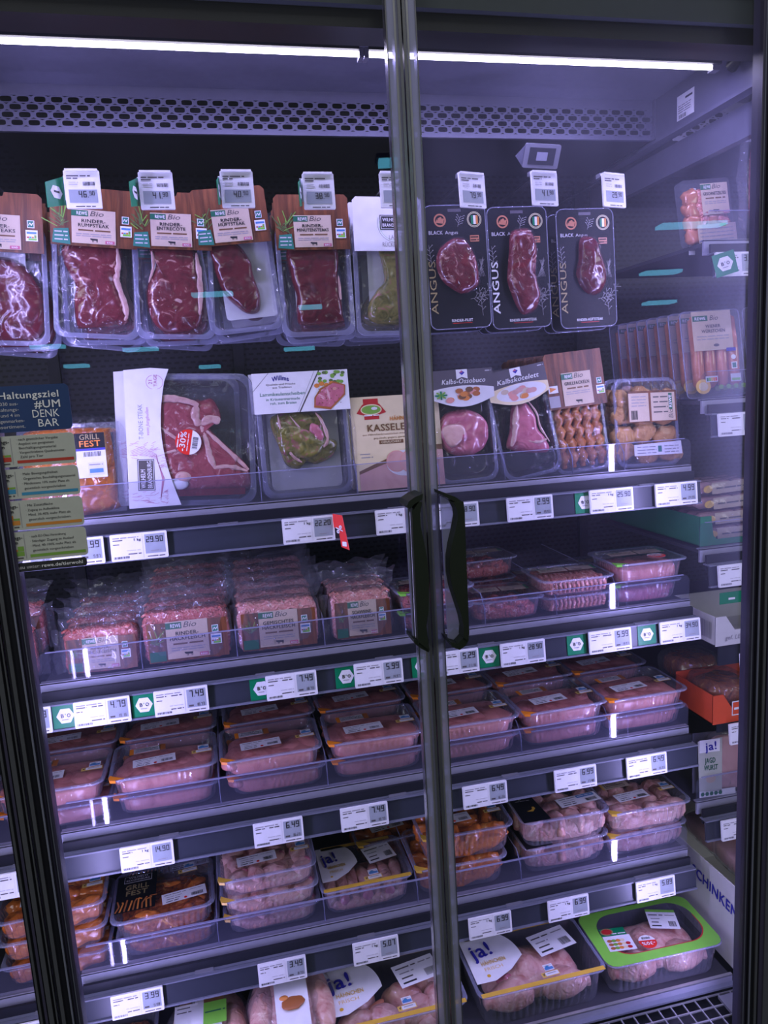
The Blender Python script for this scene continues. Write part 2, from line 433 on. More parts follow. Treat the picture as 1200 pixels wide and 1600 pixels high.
    def blob(s, c, r, mat, M=None, rz=0, rx=0, ry=0, amp=.12, fr=30., seed=0, nu=22, nv=14, sq=1.):
        vs = []; fs = []; Q = T(*c) @ RZ(rz) @ RX(rx) @ RY(ry)
        for j in range(nv + 1):
            th = pi * j / nv
            for i in range(nu):
                ph = 2 * pi * i / nu
                d = Vector((sin(th) * cos(ph), sin(th) * sin(ph), cos(th)))
                if sq != 1.: d = Vector([math.copysign(abs(q) ** sq, q) for q in d])
                p = Vector((d.x * r[0], d.y * r[1], d.z * r[2]))
                k = 1 + amp * noise.noise(p * fr + Vector((seed * 3.1, seed * 1.7, 0))) + amp * .5 * noise.noise(p * fr * 2.6 + Vector((seed, 5, 0)))
                vs.append(tuple(Q @ (p * k)))
        for j in range(nv):
            for i in range(nu): fs.append((j * nu + i, (j + 1) * nu + i, (j + 1) * nu + (i + 1) % nu, j * nu + (i + 1) % nu))
        return s.add(vs, fs, mat, True, M)
    def cut(s, outline, th, mat, M=None, rings=8, amp=.0012, fr=60., seed=0, pw=5., n=56):
        """a cut of meat: a smooth outline in XZ that swells towards -Y"""
        P = spline(outline, n); cx = sum(p[0] for p in P) / n; cz = sum(p[1] for p in P) / n
        vs = []; fs = []
        vs += [(p[0], 0, p[1]) for p in P]
        for k in range(rings + 1):
            q = 1 - k / rings; q_ = q ** .8
            h = th * (1 - q_ ** pw) ** .5
            for p in P:
                x = cx + (p[0] - cx) * q_; z = cz + (p[1] - cz) * q_
                d = amp * noise.noise(Vector((x * fr, z * fr, seed))) * (1 if k else 0) * 2
                vs.append((x, -h - d - .0004, z))
        for k in range(rings + 1):
            for i in range(n): fs.append((k * n + i, k * n + (i + 1) % n, (k + 1) * n + (i + 1) % n, (k + 1) * n + i))
        return s.add(vs, fs, mat, True, M)
    def build(s, name, parent=None):
        me = bpy.data.meshes.new(name); me.from_pydata(s.v, [], s.f)
        for n in s.mats: me.materials.append(MATS[n])
        me.polygons.foreach_set('material_index', s.m); me.polygons.foreach_set('use_smooth', s.sm)
        me.update()
        o = bpy.data.objects.new(name, me); col.objects.link(o)
        if parent: o.parent = parent
        return o
def spline(pts, n):
    m = len(pts); out = []
    for i in range(n):
        u = i / n * m; k = int(u); t = u - k
        p0, p1, p2, p3 = (pts[(k + j - 1) % m] for j in range(4))
        out.append(tuple(.5 * (2 * p1[a] + (p2[a] - p0[a]) * t + (2 * p0[a] - 5 * p1[a] + 4 * p2[a] - p3[a]) * t * t + (3 * p1[a] - p0[a] - 3 * p2[a] + p3[a]) * t ** 3) for a in (0, 1)))
    return out
def rrect(w, h, r, n=6, cx=0, cz=0):
    out = []
    for (sx, sz, a0) in ((1, 1, 0), (-1, 1, 90), (-1, -1, 180), (1, -1, 270)):
        for i in range(n + 1):
            a = R(a0 + 90 * i / n); out.append((cx + sx * (w / 2 - r) + r * cos(a), cz + sz * (h / 2 - r) + r * sin(a)))
    return out
def resample(P, n):
    L = [0]
    for a, b in zip(P, P[1:] + P[:1]): L.append(L[-1] + math.hypot(b[0] - a[0], b[1] - a[1]))
    out = []; k = 0
    for i in range(n):
        d = L[-1] * i / n
        while L[k + 1] < d: k += 1
        t = (d - L[k]) / max(1e-9, L[k + 1] - L[k]); a = P[k]; b = P[(k + 1) % len(P)]
        out.append((a[0] + (b[0] - a[0]) * t, a[1] + (b[1] - a[1]) * t))
    return out

# ------------------------------------------------------------------ scene objects
def thing(name, label, cat, M=None, group=None):
    o = bpy.data.objects.new(name, None); col.objects.link(o); o.empty_display_size = .02
    if M is not None: o.matrix_world = M
    o['label'] = label; o['category'] = cat
    if group: o['group'] = group
    return o
def tag(o, label, cat, group=None, M=None):
    o['label'] = label; o['category'] = cat
    if group: o['group'] = group
    if M is not None: o.matrix_world = M
    return o
def struct(mb, name):
    o = mb.build(name); o['kind'] = 'structure'; return o
def dup(root, M, label, group=None):
    def cp(o, par):
        c = o.copy(); col.objects.link(c); c.parent = par
        for ch in o.children: cp(ch, c)
        return c
    r = cp(root, None); r.matrix_world = M; r['label'] = label
    if group: r['group'] = group
    return r

# ================================================================== THE SETTING
E0 = EYE
XL, XR = -.338, .913            # the 1.25 m shelf bay
YG = 1.03                       # door glass
b = MB(); b.box(-4, 6, -9, 3, -.05, 0, 'store_floor' if 'store_floor' in MATS else 'header_grey'); struct(b, 'floor')
b = MB(); b.box(-4, 6, 2.05, 2.12, 0, 3.35, 'case_black'); struct(b, 'wall_back')

# store tubes on the ceiling behind the photographer, seen only as streaks mirrored in the doors
k = 0
for (px, py, wdt, wh) in ((332, 460, 1, 'longest one, across the second steak pack'), (220, 546, .8, 'below the second steak pack'), (468, 545, .8, 'below the minute steak pack'), (75, 542, .7, 'below the cut-off steak pack'), (1080, 352, 1.6, 'across the stew meat pack'), (1032, 426, .9, 'middle one right of the black-card packs'), (1030, 473, .7, 'lower one right of the black-card packs'), (120, 572, .5, 'above the orange marinated pack'), (328, 573, .5, 'just above the large bone-in steak'), (485, 480, .6, 'on the minute steak pack'), (606, 255, .5, 'left of the door gap near the top')):
    p = W(px, py, YG) - Vector((0, 0, EYE)); d = Vector((p.x, -p.y, p.z)).normalized()
    q = Vector((0, 0, EYE)) + p
    t = (3.30 - EYE - p.z) / d.z if d.z > .01 else 99
    t = min(t, 8.6 / abs(d.y))
    q = q + d * t
    k += 1
    b = MB(); L = .028 * t * wdt; b.box(-L, L, -.012 * t, .012 * t, -.02, .02, 'store_tube')
    b.box(-L - .02, L + .02, -.012 * t - .02, .012 * t + .02, .02, .05, 'header_grey')
    o = b.build('ceiling_light'); tag(o, 'store ceiling light mirrored as a cyan streak, %s' % wh, 'lamp', 'store ceiling lights mirrored in the doors', T(*q) @ RZ(8))

# ================================================================== THE REFRIGERATED CABINET
def perforated(mb, x0, z0, x1, z1, nx, nz, rx, rz, y, mat, tilt=None, border=.006, stagger=True, M=None):
    """sheet with real rounded holes, staggered row by row"""
    cw = (x1 - x0) / nx; ch = (z1 - z0) / nz
    for j in range(nz):
        off = cw / 2 if (stagger and j % 2) else 0
        zc = z0 + (j + .5) * ch
        if off:
            mb.rect(x0, z0 + j * ch, x0 + off, z0 + (j + 1) * ch, y, mat, M); mb.rect(x1 - off, z0 + j * ch, x1, z0 + (j + 1) * ch, y, mat, M)
        for i in range(nx - (1 if off else 0)):
            xc = x0 + off + (i + .5) * cw
            outer = []; inner = []
            for q in range(16):
                a = 2 * pi * (q + .5) / 16; ca, sa = cos(a), sin(a)
                e = .55
                inner.append((xc + rx * math.copysign(abs(ca) ** e, ca), zc + rz * math.copysign(abs(sa) ** e, sa)))
                m_ = max(abs(ca), abs(sa)); outer.append((xc + cw / 2 * ca / m_, zc + ch / 2 * sa / m_))
            vs = [(p[0], y, p[1]) for p in outer] + [(p[0], y, p[1]) for p in inner]
            mb.add(vs, [(q, (q + 1) % 16, 16 + (q + 1) % 16, 16 + q) for q in range(16)], mat, False, M)

cab = thing('refrigerated_cabinet', 'tall black refrigerated meat cabinet with perforated back and lit canopy', 'cabinet', T(0, 0, 0))
b = MB(); b.box(-1.2, 2.3, 1.80, 1.84, .2, 2.25, 'back_sheet'); b.build('back_panel', cab)
b = MB()
for x in (-.345, .06, .50, .93): b.box(x - .012, x + .012, 1.785, 1.805, .3, 2.1, 'case_dark')
b.build('upright_rail', cab)
# canopy ceiling with glossy underside
b = MB(); b.box(-1.2, 2.3, 1.06, 1.46, E0 + .548, E0 + .60, 'ceiling_metal')
b.box(-1.2, 2.3, 1.062, 1.115, E0 + .484, E0 + .548, 'case_black'); b.box(-1.2, 2.3, 1.115, 1.14, E0 + .500, E0 + .548, 'case_dark')
b.box(-1.2, 2.3, 1.44, 1.80, E0 + .60, E0 + .62, 'case_black'); b.build('canopy_panel', cab)
# header above the doors
b = MB(); b.box(-1.2, 2.3, 1.050, 1.062, E0 + .507, E0 + .80, 'header_grey'); b.build('header_panel', cab)
b = MB(); b.box(-1.2, 2.3, 1.045, 1.050, E0 + .545, E0 + .550, 'alu_pale'); b.build('header_trim', cab)
# air grille
gr = MB(); perforated(gr, XL + .01, E0 + .480, .918, E0 + .530, 46, 4, .0092, .0044, 1.447, 'grille_metal')
gr.box(XL + .01, .918, 1.4465, 1.449, E0 + .530, E0 + .548, 'grille_metal'); gr.box(XL + .01, .918, 1.447, 1.455, E0 + .472, E0 + .480, 'grille_metal'); gr.box(XL + .01, .918, 1.455, 1.70, E0 + .474, E0 + .480, 'case_dark')
gr.box(.918, .922, 1.44, 1.70, E0 + .472, E0 + .548, 'grille_metal')
gr.build('air_grille', cab)
gr = MB(); perforated(gr, .965, E0 + .480, 2.2, E0 + .530, 46, 4, .0092, .0044, 1.447, 'grille_metal')
gr.box(.965, 2.2, 1.4465, 1.449, E0 + .530, E0 + .548, 'grille_metal'); gr.box(.965, 2.2, 1.447, 1.70, E0 + .472, E0 + .480, 'grille_metal'); gr.build('air_grille', cab)
gr = MB(); gr.box(-1.2, 2.3, 1.50, 1.52, E0 + .482, E0 + .60, 'case_black'); gr.build('plenum_plate', cab)
# cross beams between the bays at the top
b = MB(); b.box(.922, .938, 1.08, 1.72, E0 + .462, E0 + .548, 'beam_metal'); b.box(.915, .922, 1.08, 1.72, E0 + .462, E0 + .468, 'beam_metal'); b.build('canopy_beam', cab)
b = MB(); b.box(.945, .962, 1.10, 1.76, E0 + .400, E0 + .455, 'beam_metal'); b.build('partition_beam', cab)
s = MB(); s.box(-.0012, 0, -.026, .026, -.022, .022, 'paper_white'); Mx = T(-.0014, 0, 0) @ RZ(-90)
s.text('SUPER 12', .022, .010, .005, 0, 'ink_black', Mx, bold=True, align='r') if False else s.words(.0, .022, .011, .006, 0, 'ink_black', Mx)
for q in range(4): s.words(-.022, .018, .002 - q * .004, .003, 0, 'ink_grey', Mx, seed=q)
s.barcode(-.020, -.020, .002, -.013, 0, M=Mx)
o = s.build('rating_sticker'); tag(o, 'small white printed sticker on the grey beam under the canopy at right', 'sticker', None, T(.9215, 1.34, E0 + .502))
# bottom well: dark plinth, front air inlet
b = MB(); b.box(-1.2, 2.3, .98, 1.80, .06, .335, 'case_dark'); b.box(-1.2, 2.3, .985, 1.055, .335, .40 - .03, 'case_dark')
b.box(-1.2, 2.3, 1.055, 1.80, .335, .34, 'case_black'); b.build('base_plinth', cab)
g = MB(); zg = E0 - 1.262
for i in range(47): x = XL + .02 + i * .0275; g.box(x - .0013, x + .0013, 1.065, 1.165, zg - .003, zg, 'alu_pale')
for j in range(5): y = 1.065 + j * .025; g.box(XL + .01, .94, y - .0013, y + .0013, zg - .002, zg + .001, 'alu_pale')
g.build('intake_grid', cab)
# LED tubes
b = MB(); b.box(-.80, .262, 1.205, 1.212, E0 + .510, E0 + .516, 'led_glow'); b.box(-.80, .262, 1.198, 1.222, E0 + .516, E0 + .522, 'case_dark')
tb = b.build('light_strip', cab); tb['label'] = 'glowing white canopy light tube'
b = MB(); b.box(.277, .879, 1.205, 1.212, E0 + .510, E0 + .516, 'led_glow'); b.box(.277, .893, 1.198, 1.222, E0 + .516, E0 + .522, 'case_dark'); b.box(.879, .893, 1.203, 1.217, E0 + .507, E0 + .516, 'clip_grey')
tb = b.build('light_strip', cab)
b = MB(); b.box(.97, 2.1, 1.205, 1.212, E0 + .510, E0 + .516, 'led_glow'); b.build('light_strip', cab)
b = MB()
for (x, y) in ((.262, 1.21), (.270, 1.21)): b.box(x, x + .007, 1.20, 1.22, E0 + .505, E0 + .52, 'clip_grey')
b.build('lamp_socket', cab)
b = MB(); b.tube([(.905, 1.19, E0 + .508), (.905, 1.16, E0 + .515), (.90, 1.10, E0 + .522)], [.011, .006, .006], 'rubber_black'); b.build('cable', cab)
# vertical LED posts just behind the door frames (a row of little diodes)
for (x, dx, nm) in ((-.318, 1, 'left'), (.880, -1, 'right')):
    b = MB(); b.box(x - .008, x + .008, 1.065, 1.085, E0 - 1.22, E0 + .44, 'clip_grey')
    b.build('light_post', cab)
    b = MB()
    for i in range(92):
        z = E0 - 1.21 + i * .0178; b.box(x + dx * .008, x + dx * .0095, 1.071, 1.081, z, z + .011, 'post_led_glow')
    o = b.build('diode_row', cab)

# ------------------------------------------------------------------ shelves
RAIL = {2: E0 - .233, 3: E0 - .512, 4: E0 - .790, 5: E0 - 1.075}
FLOOR = {k: z + .050 for k, z in RAIL.items()}; FLOOR[6] = E0 - 1.243
NAME = {2: 'topmost', 3: 'second', 4: 'third', 5: 'lowest'}
def shelf(x0, x1, zr, label, clips, dividers, depth=.44):
    """dark shelf: pale front lip, acrylic riser, price rail, clips, wire dividers"""
    t = thing('cooler_shelf', label, 'shelf', T(x0, 1.27, zr), 'grey cooler shelves')
    L = x1 - x0; Y0 = .03
    b = MB(); b.box(.004, L - .004, Y0 + .004, depth, .040, .047, 'shelf_top'); b.build('shelf_plate', t)
    b = MB(); b.box(0, L, Y0, Y0 + .005, .022, .050, 'shelf_grey'); b.box(0, L, Y0, Y0 + .012, .048, .051, 'shelf_grey'); b.build('front_lip', t)
    b = MB(); b.box(.004, L - .004, .014, .020, .008, .040, 'case_dark'); b.box(0, L, .008, .02, .020, .0225, 'rail_edge'); b.build('lip_holder', t)
    b = MB(); M = T(0, 0, 0) @ RX(-6)
    b.box(0, L, 0, .003, -.021, .021, 'rail_dark', M); b.box(0, L, -.0035, .004, .020, .0225, 'rail_edge', M); b.box(0, L, -.0035, .004, -.0235, -.020, 'rail_edge', M)
    b.build('price_rail', t)
    b = MB(); o = [(.0, .051), (L, .051)] + [(L - .014 + .014 * cos(R(a)), .090 + .014 * sin(R(a))) for a in range(0, 91, 15)] + [(.014 + .014 * cos(R(a)), .090 + .014 * sin(R(a))) for a in range(90, 181, 15)]
    b.plate(o, Y0 + .002, Y0 + .0045, 'acrylic')
    b.box(.014, L - .014, Y0 + .001, Y0 + .0055, .1035, .1048, 'acrylic_edge'); b.build('acrylic_riser', t)
    for cx in clips:
        c = MB(); c.box(cx - x0 - .017, cx - x0 + .017, .006, .026, .019, .024, 'clip_grey'); c.box(cx - x0 - .014, cx - x0 + .014, .012, .016, .010, .019, 'rubber_black'); c.build('rail_clip', t)
    for dx in dividers:
        c = MB(); X = dx - x0
        c.box(X - .0008, X + .0008, Y0 + .006, .40, .050, .105, 'acrylic'); c.tube([(X, Y0 + .008, .052), (X, Y0 + .010, .085), (X, Y0 + .03, .108), (X, .40, .112)], .0012, 'acrylic_edge', 6)
        c.build('lane_divider', t)
    return t
shelf(XL, XR, RAIL[2], 'topmost grey shelf, carrying upright packs of veal, lamb and steak', (.30, .80, .0), (.062, .235, .39, .52, .66, .77))
shelf(XL, XR, RAIL[3], 'second grey shelf, with bagged mince at left and beef trays at right', (.04, .26, .46, .79), (-.17, -.005, .155, .31, .47, .62, .755))
shelf(XL, XR, RAIL[4], 'third grey shelf, filled end to end with pink poultry trays', (-.155, .27, .50, .80), (-.06, .141, .338, .537, .733))
shelf(XL, XR, RAIL[5], 'lowest grey shelf, with marinated trays and chicken trays', (-.12, .19, .50, .79), (-.09, .115, .305, .528, .735))
# bottom deck
t = thing('cooler_deck', 'dark bottom deck carrying the large chicken trays', 'shelf', T(XL, 1.18, FLOOR[6]), 'grey cooler shelves')
b = MB(); b.box(0, 1.272, .004, .55, -.012, 0, 'shelf_top'); b.build('shelf_plate', t)
b = MB(); b.box(0, 1.272, -.004, 0, -.018, .006, 'shelf_grey'); b.box(0, 1.29, -.014, -.004, -.012, -.008, 'rail_edge'); b.box(0, 1.272, -.004, .002, .005, .008, 'alu_pale'); b.build('front_lip', t)
b = MB(); b.box(1.225, 1.275, -.075, -.022, -.022, -.016, 'clip_grey'); b.build('corner_cover', t)
# neighbouring bays
NR = {1: E0 + .197, 2: E0 - .105, 3: E0 - .408, 4: E0 - .60, 5: E0 - .752, 6: E0 - .970}
for k, d in ((1, 'with an upright stew-meat pack'), (2, 'with packs of thin sausages'), (3, 'with the green carton of sausages'), (6, 'under the hanging cold-cut pouch')):
    shelf(.935, 1.75, NR[k], 'grey shelf of the right-hand bay %s' % d, (), ())
for k, d in ((4, 'white'), (5, 'orange')):
    t = thing('cooler_shelf', 'grey shelf of the right-hand bay carrying the %s carton' % d, 'shelf', T(.99, 1.31, NR[k]), 'grey cooler shelves')
    b = MB(); b.box(0, .8, .03, .44, .020, .030, 'shelf_top'); b.build('shelf_plate', t)
    b = MB(); b.box(0, .8, 0, .004, -.02, .022, 'rail_dark'); b.build('price_rail', t)
for (zr, d) in ((RAIL[4] - .006, 'with pale poultry trays'), (RAIL[5] - .012, 'with marinated trays'), (RAIL[3] - .0, 'with dark red mince packs')):
    shelf(-1.1, XL - .012, zr, 'grey shelf of the left-hand bay %s' % d, (-.40,), ())

# ------------------------------------------------------------------ doors
def door(x0, x1, label, glass_mat, side):
    t = thing('glass_door', label, 'door', T((x0 + x1) / 2, YG, E0 - 1.28)); X0 = x0 - (x0 + x1) / 2; X1 = -X0; Hh = 1.92
    b = MB(); b.box(X0 + .012, X1 - .012, -.003, .003, .01, Hh - .02, glass_mat)
    g = b.build('glass_pane', t)
    # hinge stile (outer) and clear closing stile (inner)
    for e in (-1, 1):
        inner = (e == side)
        b = MB(); xe = X1 if e > 0 else X0
        if inner:
            b.box(min(xe, xe - e * .004), max(xe, xe - e * .004), -.010, .012, 0, Hh, 'chrome_strip')
            b.box(min(xe - e * .009, xe - e * .0062), max(xe - e * .009, xe - e * .0062), -.006, .010, 0, Hh, 'alu_pale')
            b.box(min(xe - e * .004, xe - e * .019), max(xe - e * .004, xe - e * .019), -.0055, .008, 0, Hh, 'acrylic_edge')
            b.box(min(xe - e * .0185, xe - e * .020), max(xe - e * .0185, xe - e * .020), -.0065, .009, 0, Hh, 'chrome_strip')
            b.build('closing_stile', t)
        else:
            a = lambda u, v: (min(xe - e * u * .66, xe - e * v * .66), max(xe - e * u * .66, xe - e * v * .66))
            b.box(*a(0, .030), -.012, .020, 0, Hh, 'rubber_black'); b.box(*a(.030, .044), -.006, .016, 0, Hh, 'profile_violet')
            b.box(*a(.005, .012), -.0145, -.012, 0, Hh, 'chrome_strip'); b.box(*a(.0255, .0285), -.0145, -.012, 0, Hh, 'rail_edge'); b.box(*a(.036, .0375), -.0075, -.006, 0, Hh, 'rail_edge')
            b.build('hinge_stile', t)
    b = MB(); b.box(X0 + .02, X1 - .02, -.006, .010, Hh - .028, Hh - .004, 'rubber_black'); b.build('top_rail', t)
    b = MB(); b.box(X0 + .02, X1 - .02, -.006, .010, -.002, .012, 'rubber_black'); b.build('bottom_rail', t)
    return t
CX = .2815
dl = door(-.301, CX - .0005, 'left glass door with the animal welfare notice stuck on it', 'door_glass_clear', 1)
dr = door(CX + .0015, .861, 'right glass door, misted with condensation towards its right side', 'door_glass_misted', -1)
# stiles of the neighbouring doors
b = MB(); b.box(-.329, -.303, -.010, .012, 0, 1.92, 'rubber_black'); b.box(-.3265, -.3235, -.0125, -.010, 0, 1.92, 'chrome_strip'); b.box(-.320, -.3165, -.0115, -.010, 0, 1.92, 'profile_violet'); b.box(-.3145, -.3085, -.0130, -.010, 0, 1.92, 'chrome_strip'); b.box(-.305, -.3032, -.0125, -.010, 0, 1.92, 'chrome_strip')
o = b.build('door_stile'); tag(o, 'ribbed silver and black door stile beside the left door', 'door frame', None, T(0, YG, E0 - 1.28))
b = MB(); b.box(.8635, .872, -.012, .02, 0, 1.92, 'profile_violet'); b.box(.872, .884, -.014, .02, 0, 1.92, 'chrome_strip'); b.box(.884, .93, -.004, .02, 0, 1.92, 'rubber_black')
o = b.build('door_stile'); tag(o, 'silver door stile at the right edge beside the misted door', 'door frame', None, T(0, YG, E0 - 1.28))

def handle(dt, outer, inner, cap1, cap2, name):
    M = dt.matrix_world.inverted()
    P = lambda p: M @ W(p[0], p[1], .990)
    h = MB(); poly = [P(p) for p in outer + inner]
    pts = [(q.x, q.z) for q in poly]
    h.plate(pts, -.052, -.028, 'handle_green')
    o = h.build('door_handle', dt); o['label'] = 'curved dark green pull handle'
    for nm, cap in (('handle_bracket', cap1), ('handle_bracket', cap2)):
        c = MB(); q = [P(p) for p in cap]; c.plate([(v.x, v.z) for v in q], -.050, -.004, 'handle_green'); c.build(nm, o)
    e = MB(); q = [P(p) for p in outer]
    x = sum(v.x for v in q) / len(q); s_ = 1 if q[0].x > poly[len(outer)].x else -1
    e.tube([(q[0].x + s_ * .001, -.040, q[0].z - .004), (q[-1].x + s_ * .001, -.040, q[-1].z + .004)] if q[0].z > q[-1].z else [(q[-1].x + s_ * .001, -.040, q[-1].z), (q[0].x + s_ * .001, -.040, q[0].z)], .0022, 'alu_pale', 6)
    e.build('edge_strip', o)
    return o
handle(dr, [(720, 782), (722, 800), (729, 985), (728, 998)], [(720, 992), (721, 978), (718, 962), (711, 940), (703, 915), (699.5, 895), (699, 870), (702, 850), (708, 825), (711.5, 805), (710, 795), (704, 783)],
       [(689, 768), (692, 769), (708, 775), (720, 783), (719, 789), (705, 781), (690, 773)], [(701, 1000), (712, 1003), (722, 992), (729, 997), (724, 1006), (715, 1012), (703, 1007)], 'right')
handle(dl, [(643, 795), (640, 790), (650, 1003), (652, 1000)], [(668, 1013), (666, 1000), (663, 975), (666, 950), (667, 900), (664, 870), (659, 845), (654, 820), (653, 800), (656, 783), (652, 782)],
       [(633, 789), (636, 782), (646, 775), (658, 770), (657, 779), (645, 786), (637, 794)], [(644, 996), (650, 998), (668, 1010), (667, 1016), (655, 1010), (645, 1002)], 'left')
h = MB(); M = dr.matrix_world.inverted()
q = [M @ W(*p, .995) for p in ((690, 776), (716, 790), (722, 1000), (702, 1004))]; h.plate([(v.x, v.z) for v in q], -.030, -.026, 'acrylic_edge'); h.build('handle_plate', dr)
h = MB(); M = dl.matrix_world.inverted()
q = [M @ W(*p, .995) for p in ((634, 790), (656, 782), (667, 1008), (647, 1000))]; h.plate([(v.x, v.z) for v in q], -.030, -.026, 'acrylic_edge'); h.build('handle_plate', dl)

# welfare notice stuck on the left door: a navy header card, four grey cards, a black strip
Zs = lambda z: E0 + z
NOTE = T(-.2, YG - .0035, E0)
def note_card(x1, z0, z1, bar, title, lines, num, label):
    b = MB(); x0 = -.108
    b.plate(rrect(x1 - x0, z1 - z0, .005, 3, (x0 + x1) / 2, (z0 + z1) / 2), -.0008, 0, 'board_grey')
    y = -.0011
    b.rect(x1 - .0715, z0 + .0040, x1 - .003, z0 + .0078, y, bar)
    b.line([(x1 - .0765, z0 + .003), (x1 - .0765, z1 - .003)], .0005, y, 'ink_grey')
    five = len(lines) > 4; zz = z1 - (.0065 if five else .0085)
    for s_ in lines:
        b.text(s_, x1 - .0695 + (.002 if s_[0] == ' ' else 0), zz, .0032, y, 'ink_black', align='l', width=min(.065, .00185 * len(s_))); zz -= .0056 if five else .0062
    b.text('Haltungs-', x1 - .0785, z1 - .0095, .0045, y, 'ink_black', bold=True, align='r', width=.024)
    b.text('form', x1 - .0845, z1 - .0158, .0045, y, 'ink_black', bold=True, align='r', width=.012)
    xx = x1 - .108
    for i, c_ in enumerate(('bar_red', 'bar_blue', 'bar_orange', 'bar_green')):
        b.rect(xx + i * .0075, z0 + .013, xx + i * .0075 + .0072, z0 + .0155 + (.004 if i == num - 1 else 0), y, c_)
    b.rect(xx, z0 + .0068, xx + .0297, z0 + .0125, y, bar)
    b.words(xx, xx + .028, z0 + .003, .003, y, 'ink_dark')
    o = b.build('notice_card'); tag(o, label, 'sign', 'grey husbandry cards on the left door', NOTE)
    return o
b = MB(); b.plate(rrect(.16, .058, .006, 4, .016 - .08, .0035), -.0008, 0, 'blue_navy'); y = -.0011
b.text('Unser Haltungsziel', .0035, .0165, .0085, y, 'paper_white', bold=True, align='r', width=.113)
for i, s_ in enumerate(('Bis Ende 2030 aus-', 'schließlich Haltungs-', 'form Stufe 3 und 4 im', 'gesamten Eigenmarken-', 'Frischfleischsortiment.')):
    b.text(s_, -.046 + (.005 if i > 2 else 0), .0083 - i * .0072, .0042, y, 'ink_pale', align='r', width=.0027 * len(s_))
b.text('#UM', .004, .0035, .0095, y, 'paper_white', bold=True, align='r', width=.031)
b.text('DENK', .0015, -.0085, .0098, y, 'paper_white', align='r', width=.032)
b.text('BAR', -.0005, -.0205, .0098, y, 'paper_white', align='r', width=.0245)
tag(b.build('notice_header'), 'navy blue notice card with white writing at the top of the left door notice', 'sign', None, NOTE)
note_card(.0155, -.0695, -.0300, 'bar_red', 1, ('· nach gesetzlicher Vorgabe', '· Angebot von geeignetem', '  Beschäftigungsmaterial', '· Vorgeschriebene Quadratmeter-', '  Zahl pro Tier'), 1, 'grey notice card with a red bar, under the navy header card')
note_card(.0155, -.1110, -.0725, 'bar_blue', 1, ('· Mehr Bewegungsfreiheit', '· Organisches Beschäftigungsmaterial', '· Mindestens 10% mehr Platz als', '  gesetzlich vorgeschrieben'), 2, 'grey notice card with a blue bar')
note_card(.0155, -.1520, -.1135, 'bar_orange', 1, ('· Mit Zusatzfläche', '· Zugang zu Außenklima', '· Mind. 20-40% mehr Platz als', '  gesetzlich vorgeschrieben.'), 3, 'grey notice card with an orange bar')
note_card(.0155, -.1930, -.1545, 'bar_green', 1, ('· nach EU-Öko-Verordnung', '· Ständiger Zugang zu Auslauf', '· Mind. 40-100% mehr Platz als', '  gesetzlich vorgeschrieben'), 4, 'grey notice card with a green bar, above the black strip')
b = MB(); b.plate(rrect(.118, .0115, .003, 3, -.047, -.2015), -.0008, 0, 'ink_black'); b.text('Mehr dazu unter:', -.046, -.2035, .0045, -.0011, 'ink_pale', align='r', width=.048); b.text('rewe.de/tierwohl', -.044, -.2035, .0045, -.0011, 'paper_white', bold=True, align='l', width=.051)
tag(b.build('notice_strip'), 'narrow black strip with a web address at the foot of the left door notice', 'sign', None, NOTE)

# ------------------------------------------------------------------ price labels
def price_label(M, price, sub, label, unit='1 kg', seed=1, group='electronic price labels on the shelf rails'):
    t = thing('price_label', label, 'price label', M, group)
    b = MB(); b.plate(rrect(.0907, .0445, .0018, 2), -.004, 0, 'tag_plastic')
    b.build('tag_case', t)
    b = MB(); y = -.0047; b.rect(-.0440, -.0195, .0055, .0205, -.0043, 'paper_white')
    b.words(-.041, .000, .0150, .0026, y, 'ink_grey', seed=seed); b.words(-.041, -.024, .0112, .0026, y, 'ink_dark', seed=seed + 1)
    if unit == '1 kg': b.text('1 kg', .0035, .0095, .0042, y, 'ink_black', bold=True, align='r', width=.011)
    else: b.words(-.016, .002, .0108, .0030, y, 'ink_dark', seed=seed + 2)
    b.words(-.041, -.031, .0045, .0024, y, 'ink_dark', seed=seed + 3); b.words(-.020, .003, -.0065, .0022, y, 'ink_pale', seed=seed + 4)
    b.words(-.018, .003, -.0125, .0028, y, 'ink_dark', seed=seed + 5); b.barcode(-.041, -.0185, -.017, -.0148, y, seed=seed)
    b.rect(.0058, -.0205, .0061, .0215, y, 'ink_pale'); b.build('paper_insert', t)
    b = MB(); b.rect(.0095, -.0135, .0415, .0185, -.0044, 'screen_grey')
    b.seg(price, .0402, .0050, .0116 if len(price) < 5 else .0098, -.0049, right=True)
    if sub: b.seg(sub, .0395, -.0118, .0052, -.0049, mat='ink_dark', right=True); b.words(.012, .020, -.0115, .0048, -.0049, 'ink_dark')
    else: b.words(.018, .034, -.010, .0026, -.0049, 'ink_grey')
    b.words(.012, .040, -.0190, .0026, -.0047, 'ink_dark'); b.build('price_screen', t)
    return t
TILT = RX(-6)
def on_rail(px, py, k, dy=-.001):
    p = W(px, py, 1.266); return T(p.x, 1.266 + dy, RAIL[k] + .0012) @ TILT
